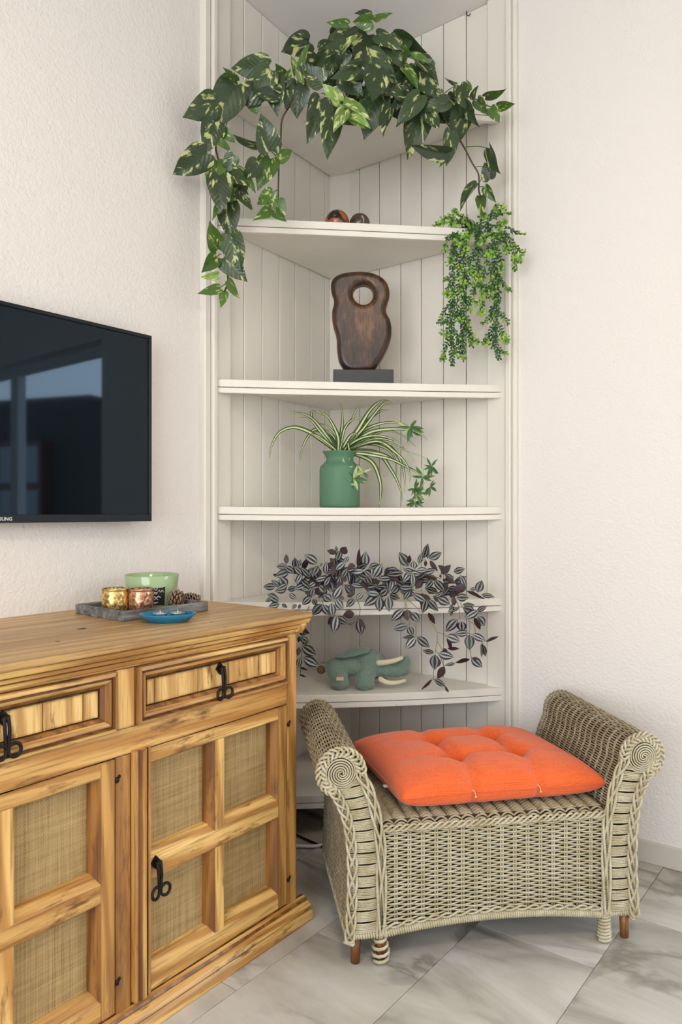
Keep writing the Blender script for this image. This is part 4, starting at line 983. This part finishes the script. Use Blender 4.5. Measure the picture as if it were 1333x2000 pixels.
for p_ in me.polygons: p_.use_smooth = True
wm = mat('carved_dark_wood', (.1, .045, .018), .32, spec=.5); g_ = N(wm); v = g_.coord((1, .35, 1), rand=False)
n1 = g_.noise(v, 14, 4, .6); n2 = g_.noise(g_.coord((1, .25, 1), rand=False), 110, 3, .7)
g_.col(g_.ramp(g_.math('ADD', g_.math('MULTIPLY', n1, .65), g_.math('MULTIPLY', n2, .4)), [(.42, (.012, .006, .004)), (.55, (.055, .022, .009)), (.70, (.20, .085, .03))])); g_.bump(n2, .0012, .4)
me.materials.clear(); me.materials.append(wm)
so = bpy.data.objects.new('carving', me); col.objects.link(so); so.parent = scu; so.location = (-.005, .0, zbase-.003); so.rotation_euler = (R_(90), 0, 0)

# ------------------------------------------------------------------ green vase and spider plant
ZV = 2.74; v0 = P(664, 950, ZV); kv = ZV/FPX
vase = thing('vase', (v0.x, v0.y, SH[3]-.003), 0, 'matte green jar-shaped ceramic vase with flared rim', 'vase')
gv = mat('sage_green_glaze', (.10, .215, .13), .55, spec=.4)
Hh = (1000-882)*kv+EYE-SH[3]+.003
rb, rn, rm = 39.5*kv, 26.5*kv, 34*kv
MB().lathe([(0, 0), (rb*.95, 0), (rb, .008), (rb, Hh-.070), (rb*.97, Hh-.058), (rb*.84, Hh-.048), (rn*1.02, Hh-.036), (rn, Hh-.026), (rn*1.08, Hh-.016), (rm*.97, Hh-.003), (rm, Hh), (rm*.93, Hh), (rn*.92, Hh-.02), (rn*.92, Hh-.06), (0, Hh-.06)], 48).obj('body', gv, vase)
spd = thing('spider_plant', (v0.x, v0.y, SH[3]+Hh-.055), 0, 'striped spider plant with arching blades and small plantlets in the green vase', 'plant')
sz = lambda x, y: (510+x/3.703, 770+y/3.703)
def blade(plant, wpts, wmax, m, name='blade', tipn=.12):
    base = plant.location; pts = [p_-base for p_ in smooth_pts(wpts, 6)]; n_ = len(pts); vs_ = []; fs = []; uv = []
    for i, p_ in enumerate(pts):
        t = (pts[min(i+1, n_-1)]-pts[max(i-1, 0)]).normalized(); view = (CAM-base-p_).normalized()
        s_ = t.cross(view+UP*.35).normalized(); nn = s_.cross(t); f = i/(n_-1)
        w_ = wmax*(.55+.45*min(1, f*4))*min(1, ((1-f)/(1-.45))**.8 if f > .45 else 1)+.0005
        vs_ += [p_-s_*w_+nn*w_*.35, p_-s_*w_*.4, p_-nn*w_*.15, p_+s_*w_*.4, p_+s_*w_+nn*w_*.35]; uv += [(0, f), (.3, f), (.5, f), (.7, f), (1, f)]
    for i in range(n_-1):
        for k in range(4): fs.append((i*5+k, i*5+k+1, i*5+k+6, i*5+k+5))
    me = bpy.data.meshes.new(name); me.from_pydata([tuple(q) for q in vs_], [], fs); ul = me.uv_layers.new(name='UVMap')
    for lp_i in me.loops: ul.data[lp_i.index].uv = uv[lp_i.vertex_index]
    for q in me.polygons: q.use_smooth = True
    me.materials.append(m); o = bpy.data.objects.new(name, me); col.objects.link(o); o.parent = plant; return o
SPB = [([(520,415),(420,320),(330,265),(230,240),(130,280),(75,380),(62,465)],9),([(540,410),(480,300),(400,255),(345,300),(300,390),(280,490)],8),([(530,410),(430,240),(330,150),(205,130)],8),([(520,410),(420,260),(350,180),(265,172)],6),([(545,410),(560,320),(520,220),(470,150),(375,118)],8),([(525,410),(400,230),(365,150),(385,122),(470,160)],7),
 ([(560,410),(580,300),(590,180),(575,55)],9),([(575,410),(600,260),(660,180),(700,100),(755,85)],6),([(580,410),(610,240),(700,170),(800,185)],5),([(600,400),(700,260),(780,130),(850,60),(915,38)],10),([(605,400),(740,250),(840,120),(915,50),(960,100)],7),([(600,400),(720,250),(850,130),(940,112)],9),([(605,405),(720,280),(840,220),(960,205),(1080,235)],8),([(610,405),(760,290),(900,255),(1050,255),(1140,280),(1210,335)],8),([(615,405),(780,310),(920,265),(1040,310),(1125,385)],5),
 ([(610,410),(780,320),(900,350),(1050,410),(1200,465)],4),([(615,410),(800,350),(920,370),(1010,480),(1040,600),(1035,715)],8),([(620,410),(830,340),(960,410),(1060,520),(1080,650)],8),([(620,412),(760,360),(900,390),(970,470),(980,600)],7),([(620,412),(830,420),(950,560),(1010,690),(1020,775)],8),([(620,414),(790,480),(860,620),(865,740),(850,815)],9),([(620,412),(850,430),(1000,500),(1180,580)],10),([(625,414),(900,460),(1060,530),(1180,595)],7),([(600,405),(590,345),(570,420),(580,490),(610,530)],3),([(590,405),(625,350),(642,450),(630,530)],6),
 ([(540,410),(440,320),(380,290),(350,290)],6),([(550,410),(500,310),(420,270),(340,275)],7),([(590,405),(640,310),(680,285),(700,310)],7),([(615,410),(790,330),(920,330),(1020,380),(1115,490)],6),([(555,410),(550,350),(500,280),(430,240)],7),([(600,410),(700,330),(830,300),(960,330),(1040,400)],6),([(560,410),(540,300),(480,230),(400,210)],6)]
random.seed(21)
for pts, w_ in SPB:
    n_ = len(pts); dz = random.uniform(-.10, .05); w3 = []
    for i, (x, y) in enumerate(pts):
        f = i/(n_-1); Z = ZV+dz*f if i else ZV
        q = sz(x, y)
        if y > 420 and i: Z = min(Z, ZV-.035) if q[0] < 720 else Z
        if i == 0: w3.append(Vector((v0.x+(x-570)/3.703*kv*.6, v0.y, SH[3]+Hh-.05)))
        w3.append(P(q[0], q[1], Z) if i else P(664+(x-570)/3.703*.5, 884, ZV))
    blade(spd, w3, w_/3.703*kv*1.75, M['spider'])
plm = leaf_mesh('plantlet_leaf', mat('plantlet_green', (.055, .14, .03), .4), lens, .1, .15, .25, 2, 5)
pll = leaf_mesh('plantlet_leaf', mat('plantlet_pale', (.42, .50, .22), .4), lens, .1, .15, .25, 2, 5)
for (x, y), n_, ll, pale in (((1080,240),9,85,.2),((1235,520),8,70,.2),((1170,600),8,75,.1),((1225,670),6,60,.1),((1110,680),7,65,.1),((1130,720),7,70,.1),((1115,780),8,60,.1),((605,535),6,70,.8),((670,610),8,90,.35),((740,565),5,60,.6),((640,650),4,80,.4)):
    Z = ZV-.06
    c = P(*sz(x, y), Z)
    for k in range(int(n_*1.6)):
        a = random.uniform(0, 6.28); l_ = ll*random.uniform(.75, 1.3)/3.703*kv
        d = RIGHT*math.cos(a)+UP*math.sin(a)*.9-UP*.25-FWD*random.uniform(-.3, .5)
        place_leaf(spd, pll if random.random() < pale else plm, c, c+d.normalized()*l_, l_*.26, roll=random.uniform(-.6, .6), name='plantlet_leaf')

# ------------------------------------------------------------------ striped wandering plant on the shelf beside the sideboard
random.seed(31)
t0_ = P(700, 1150, 2.68); trd = thing('inch_plant', (t0_.x, t0_.y, SH[4]), 0, 'purple and silver striped trailing inch plant spilling over a middle shelf', 'plant')
SL = [leaf_mesh('leaf', M['stripe'], lens, .25, d_, f_, 3, 8, seed=i) for i, (d_, f_) in enumerate(((.10, .22), (.22, .12), (.0, .30)))]
PLf = [leaf_mesh('leaf', M['purple'], lens, .25, d_, f_, 3, 8, seed=i) for i, (d_, f_) in enumerate(((.1, .2), (.2, .1)))]
ta_ = lambda x, y: (490+x/4.937, 1040+y/4.937)
tb_ = lambda x, y: (740+x/5.127, 1050+y/5.127)
tc_ = lambda x, y: (400+x/2.15, 1020+y/2.15)
TA = [(345,305,342,207,'p',40),(355,325,250,330,'',0),(420,385,320,325,'',0),(430,350,428,240,'',0),(450,340,482,260,'',40),(370,375,235,425,'',0),(270,420,215,405,'p',0),(240,520,120,525,'',0),(270,520,195,460,'',0),(345,525,280,430,'',85),(350,545,230,565,'',0),(355,550,450,535,'',0),(520,515,425,455,'',0),(480,440,485,365,'p',40),(520,490,525,430,'p',30),(370,590,440,640,'',0),(200,640,140,670,'',0),(270,665,170,600,'',0),(280,690,170,715,'',0),(300,690,355,725,'',0),(250,620,160,600,'',0),(645,300,520,215,'',0),(655,320,600,420,'',0),(600,360,560,430,'',0),(670,330,690,290,'',0),(730,440,615,465,'',0),(735,445,795,580,'',0),(725,400,800,370,'',0),(820,360,915,280,'',0),(830,270,875,165,'',0),(900,290,950,230,'',0),(830,200,740,175,'p',0),(880,205,920,140,'p',70),(830,190,825,135,'',0),(800,290,765,240,'p',0),(640,470,550,530,'',0),(720,580,655,500,'',70),(580,620,490,700,'',0),(560,560,490,540,'',0),(585,620,610,520,'',0),(600,640,640,715,'',0),(690,690,590,800,'',0),(695,695,765,805,'',0),(775,660,700,600,'',75),(780,680,790,815,'',0),(800,640,880,510,'',0),(1005,600,905,505,'',0),(880,440,930,350,'',0),(870,460,800,410,'',0),(820,640,890,745,'',0),(905,640,850,620,'',0),(1000,640,920,720,'',0),(930,620,1000,580,'p',0),(1020,640,1090,580,'',0),(1010,320,935,345,'p',65),(1090,370,955,380,'',0),(1060,330,1055,280,'p',0),(1035,335,1040,155,'p',18),(1100,335,1105,185,'',78),(1095,370,1170,430,'',0),(1185,435,1265,305,'',0),(1090,440,1150,500,'',0),(1090,430,980,510,'',0),(1200,560,1090,520,'',0),(1240,595,1110,580,'',0),(1240,600,1090,710,'',0),(1240,620,1240,765,'',0),(1250,600,1320,550,'',70),(1300,480,1260,410,'',0),(1000,780,890,800,'p',70),(830,800,800,970,'',85),(830,815,940,885,'',0),(930,890,1010,850,'',30),(1045,830,1070,995,'',75),(1050,830,1120,930,'p',35),(800,810,740,890,'p',0),(480,920,560,980,'p',30),(470,980,540,960,'p',0),(490,1030,550,1086,'',0),(470,1000,460,1060,'p',0),(440,690,400,740,'',0),(480,690,460,740,'',0),(1180,480,1250,470,'p',60),(660,520,600,480,'p',0),(560,600,520,560,'p',0),(760,520,830,470,'p',0),(950,560,1010,520,'p',0)]
TBl = [(300,290,205,145,'',0),(300,260,312,178,'p',40),(350,310,355,232,'',60),(400,260,435,150,'',40),(450,210,490,60,'',45),(490,215,512,65,'',35),(505,215,630,145,'',0),(510,230,605,330,'p',40),(470,230,470,290,'p',30),(380,330,495,325,'',0),(245,355,85,375,'',65),(200,430,90,370,'p',0),(330,345,245,445,'',0),(340,350,350,510,'',55),(350,360,420,400,'p',0),(370,500,440,420,'p',0),(130,560,220,465,'',0),(100,560,50,410,'',70),(110,570,215,610,'',0),(95,590,105,740,'',80),(60,560,0,560,'',70),(20,600,15,740,'',0),(470,640,335,555,'',65),(545,420,470,510,'',0),(560,420,665,550,'',65),(500,560,550,510,'',0),(480,620,440,760,'',70),(490,620,590,740,'',60),(590,600,715,670,'',80),(570,590,650,550,'',0),(620,405,620,365,'p',0),(640,420,760,460,'p',50),(760,460,690,400,'p',40),(870,500,825,375,'',55),(830,460,760,430,'p',60),(880,500,750,515,'p',80),(880,530,1060,625,'p',25),(990,550,1035,425,'',75),(980,520,910,515,'',35),(1030,570,1160,590,'',38),(780,600,905,600,'',70),(760,680,750,590,'p',0),(740,660,725,790,'',35),(810,700,690,750,'',35),(840,670,965,680,'',35),(850,700,965,740,'',80),(1000,730,860,805,'',65),(980,740,1090,685,'',38),(960,800,1010,930,'p',40),(990,790,1065,885,'',80),(790,815,670,950,'',80),(830,840,835,940,'',88),(900,955,765,960,'',60),(680,985,815,1040,'',80),(690,1000,715,1140,'p',35),(910,970,910,1130,'',85),(935,970,1075,1035,'',65),(1070,1040,1210,995,'p',24),(1040,1060,1055,1200,'',50),(1030,1060,1015,1200,'',25),(930,1200,1040,1300,'',75),(940,1210,1005,1215,'p',30),(915,1215,770,1260,'p',25),(770,1260,660,1285,'',30),(500,750,560,870,'p',45),(250,720,125,840,'',72),(285,720,290,830,'p',85),(330,750,405,845,'',72),(295,880,145,920,'',62),(300,890,345,985,'',62),(365,995,240,1005,'',35),(370,1000,270,1115,'',72),(385,995,515,1100,'',72),(555,1155,440,1125,'',42),(600,1160,755,1195,'',78),(565,1170,560,1325,'',88),(610,1220,600,1290,'p',0),(660,1290,590,1415,'p',65),(640,1120,690,1130,'p',0),(690,1110,810,1108,'p',22),(555,1420,670,1490,'',45),(660,1490,710,1550,'p',22),(540,1420,420,1520,'p',20)]
TCl = [(410,520,470,560,'',0),(415,568,480,605,'',0),(402,570,390,612,'',0),(400,480,440,510,'',0),(420,470,400,440,'p',0),(398,525,390,560,'p',0),(400,610,430,625,'p',5),(396,640,426,655,'p',5),(395,450,440,470,'',0)]
def tz(px, py): return 2.50 if py > 1188 else (2.50 if py > 1165 else 2.56)
allb = []
for fn, k_, lst in ((ta_, 4.937, TA), (tb_, 5.127, TBl), (tc_, 2.15, TCl)):
    for bx, by, tx, ty, kd, wz in lst:
        b2, t2 = fn(bx, by), fn(tx, ty); ln_ = math.hypot(t2[0]-b2[0], t2[1]-b2[1]); Zb = tz(*b2)+random.uniform(-.035, .02)
        if fn is tc_: Zb = 2.46
        wpx = wz/k_*1.08 if wz else min(ln_*.54, 18); tw = max(wpx, min(ln_*.46, 16)); roll = math.acos(min(1, wpx/tw))*random.choice((-1, 1))*.9+random.uniform(-.15, .15)
        me = random.choice(PLf if kd else SL); Zt = Zb+random.uniform(-.02, .012)
        place_leaf(trd, me, P(*b2, Zb), P(*t2, min(Zt, tz(*t2)+.02)), tw/FPX*Zb*1.1, roll=roll); allb.append(b2)
for i in range(112):   # denser leaves inside the bush
    bx = random.choice([random.uniform(530, 760), random.uniform(600, 740), random.uniform(760, 900)]); py = random.uniform(1115, 1166)-18*gs(bx-690, 90)
    a = random.uniform(0, 6.28); l_ = random.uniform(22, 30); Zb = random.uniform(2.53, 2.63)
    place_leaf(trd, random.choice(SL+PLf[:1]), P(bx, py, Zb), P(bx+l_*math.cos(a), py+l_*math.sin(a)*.8, Zb-.02), 14/FPX*Zb, roll=random.uniform(-.6, .6))
for fn, pts in ((tb_, [(215,545),(420,740),(560,900),(590,1000),(570,1130),(552,1330),(550,1425)]),(tb_, [(240,560),(270,620),(265,705)]),(tb_, [(265,640),(300,760),(310,880)]),(tb_, [(350,800),(372,870),(375,995)]),(tb_, [(780,640),(805,700),(815,820)]),(tb_, [(820,650),(880,780),(915,870),(905,960)]),(tb_, [(590,950),(640,960),(685,990)]),(tb_, [(910,950),(918,1130),(930,1205)]),(tb_, [(900,830),(960,880),(970,960)]),(tb_, [(590,1040),(620,1090),(640,1125)]),(tb_, [(575,1130),(620,1200),(655,1285)]),(tb_, [(440,360),(520,380),(620,410)]),(tb_, [(330,345),(260,330),(245,290)]),(tb_, [(480,230),(440,230),(340,340)]),(tb_, [(1040,1060),(1000,1000),(915,960)]),
    (ta_, [(1015,630),(1055,720),(1045,830)]),(ta_, [(720,560),(700,700),(830,810)]),(ta_, [(430,400),(370,380),(340,310)]),(ta_, [(1090,370),(1050,430),(1000,560)]),(tc_, [(440,350),(415,420),(410,520),(402,640)])):
    base = trd.location; Zs = [(2.46 if fn is tc_ else tz(*fn(x, y))+.008) for x, y in pts]
    MB().tube(smooth_pts([P(*fn(x, y), z_)-base for (x, y), z_ in zip(pts, Zs)], 6), .0013, 5).obj('stem', M['stem_y'] if fn is tb_ else M['stem_g'], trd)

# ------------------------------------------------------------------ felt elephant
ZE = 2.70; k5 = ZE/FPX/5.796
e0 = P(600+690/5.796, 1345, 2.665)
ele = thing('toy_elephant', (e0.x, e0.y, SH[5]-.002), YAW, 'teal felt toy elephant with cream tusks lying on the low shelf', 'toy')
felt = mat('teal_felt', (.13, .30, .235), .95, spec=.1, Sheen_Weight=.4); g_ = N(felt); v = g_.coord(rand=False)
g_.col(g_.ramp(g_.noise(v, 260, 3, .7), [(.3, (.115, .185, .145)), (.7, (.235, .315, .25))])); g_.bump(g_.noise(v, 300, 2), .001, .6)
def E_(cx, cy, y): return ((cx-690)*k5, y*k5, (552-cy)*k5)
mb = MB()
def eb(cx, cy, y, rx, ry, rz): mb.ball(E_(cx, cy, y), (rx*k5, ry*k5, rz*k5), 22, 14)
eb(345, 350, 110, 140, 120, 130); eb(500, 320, 110, 210, 115, 118); eb(720, 280, 110, 170, 130, 148); eb(860, 350, 100, 150, 90, 95); eb(985, 365, 90, 165, 75, 82); eb(1085, 345, 85, 90, 66, 92); eb(1125, 285, 85, 48, 52, 80)
for i in range(5):
    f = i/4; eb(330+55*f, 380+80*f, 60-90*f, 105-8*f, 95, 100); eb(690-40*f, 360+105*f, 60-90*f, 118-20*f, 95, 95)
eb(375, 492, -40, 105, 80, 58); eb(650, 494, -40, 118, 82, 56); eb(400, 480, 190, 90, 60, 70); eb(690, 480, 190, 90, 60, 70)
bo = mb.obj('body', felt, ele); rm_ = bo.modifiers.new('remesh', 'REMESH'); rm_.mode = 'VOXEL'; rm_.voxel_size = .004; rm_.use_smooth_shade = True
smo = bo.modifiers.new('smooth', 'SMOOTH'); smo.factor = .6; smo.iterations = 5
ear = MB(); vs_ = []; ol = [(320,208),(400,190),(470,150),(540,128),(640,122),(715,130),(690,160),(640,170),(560,195),(480,210),(390,218)]
n_ = len(ol); up_ = [E_(x, y-6, -15) for x, y in ol]; bk = [E_(x+6, y-14, 130) for x, y in ol]
ear.add(up_+bk, [tuple(range(n_))[::-1], tuple(range(n_, 2*n_))]+[(i, (i+1) % n_, n_+(i+1) % n_, n_+i) for i in range(n_)], True); ear.obj('ear', felt, ele, .003, 2)
ear2 = MB(); ear2.ball(E_(800, 470, 150), (120*k5, 60*k5, 8*k5), 18, 8); ear2.obj('ear', felt, ele)
crm = mat('cream_felt', (.72, .65, .45), .95, spec=.1)
MB().tube(smooth_pts([E_(812, 265, 0), E_(880, 255, -25), E_(980, 235, -30), E_(1062, 208, -20)], 6), [(.0115*(1-.32*i/18)) for i in range(19)], 10).ball(E_(1062, 208, -20), .0078, 10, 6).ball(E_(812, 265, 0), .0112, 10, 6).obj('tusk', crm, ele)
MB().tube(smooth_pts([E_(832, 448, 0), E_(900, 478, -20), E_(1000, 482, -20), E_(1100, 460, -10)], 6), [(.0105*(1-.4*(i/18))) for i in range(19)], 10).ball(E_(832, 448, 0), .0102, 10, 6).ball(E_(1100, 460, -10), .0063, 10, 6).obj('tusk', crm, ele)
tl_ = MB(); tl_.ball(E_(165, 375, 150), (52*k5, 40*k5, 48*k5), 14, 9); tl_.obj('tail', mat('brown_felt', (.16, .095, .045), .95), ele)
tg = MB(); tg.box(*[E_(338, 0, 0)[0], E_(418, 0, 0)[0]], -.0465, -.0435, E_(0, 432, 0)[2], E_(0, 392, 0)[2]); tg.obj('sewn_tag', mat('peach_tag', (.70, .46, .32), .7), ele, .0008)
st_ = MB()
for i in range(17):
    x = 770+i*23; y = 378+52*math.sin(min(1, i/12)*math.pi*.55)-(i > 12)*(i-12)*14; c = E_(x, y, 12+max(0, i-11)*6)
    st_.tube([(c[0], c[1]-.0015, c[2]-.003), (c[0]+.001, c[1]-.003, c[2]), (c[0], c[1]-.0005, c[2]+.004)], .0007, 4)
for cx, x0_, x1_ in ((375, 278, 475), (650, 532, 765)):
    for i in range(9):
        x = x0_+(x1_-x0_)*i/8; q = (i-4)/4; c = E_(x, 498+10*(1-q*q), -40-80*math.sqrt(max(0, 1-q*q))); st_.tube([(c[0], c[1]-.001, c[2]-.003), (c[0], c[1]-.0022, c[2]+.003)], .0008, 4)
st_.obj('stitching', mat('brown_thread', (.16, .10, .06), .9), ele)

# ------------------------------------------------------------------ cables on the floor between sideboard and bench
def cable(name, pts, r, m, lab):
    o = MB().tube(smooth_pts(pts, 8), r, 8).obj(name, m); tag(o, lab, 'cable')
a_ = on_z(575, 1652, .008); b_ = on_z(618, 1652, .008)
cable('cable', [a_+(a_-b_)*2.0+Vector((-.05, .1, 0)), a_+(a_-b_), a_, b_, b_+(b_-a_)*1.0+Vector((0, .05, 0)), b_+(b_-a_)*2.6+Vector((0, .12, 0))], .0055, M['white_pl'], 'white power cable lying on the floor between sideboard and bench')
a_ = on_z(578, 1630, .006); b_ = on_z(618, 1648, .006)
cable('cable', [a_+(a_-b_)*1.6+Vector((-.08, .02, 0)), a_+(a_-b_)*.8, a_, b_, b_+(b_-a_)*.9], .004, M['black_pl'], 'black cable on the floor in the gap below the lowest shelf')
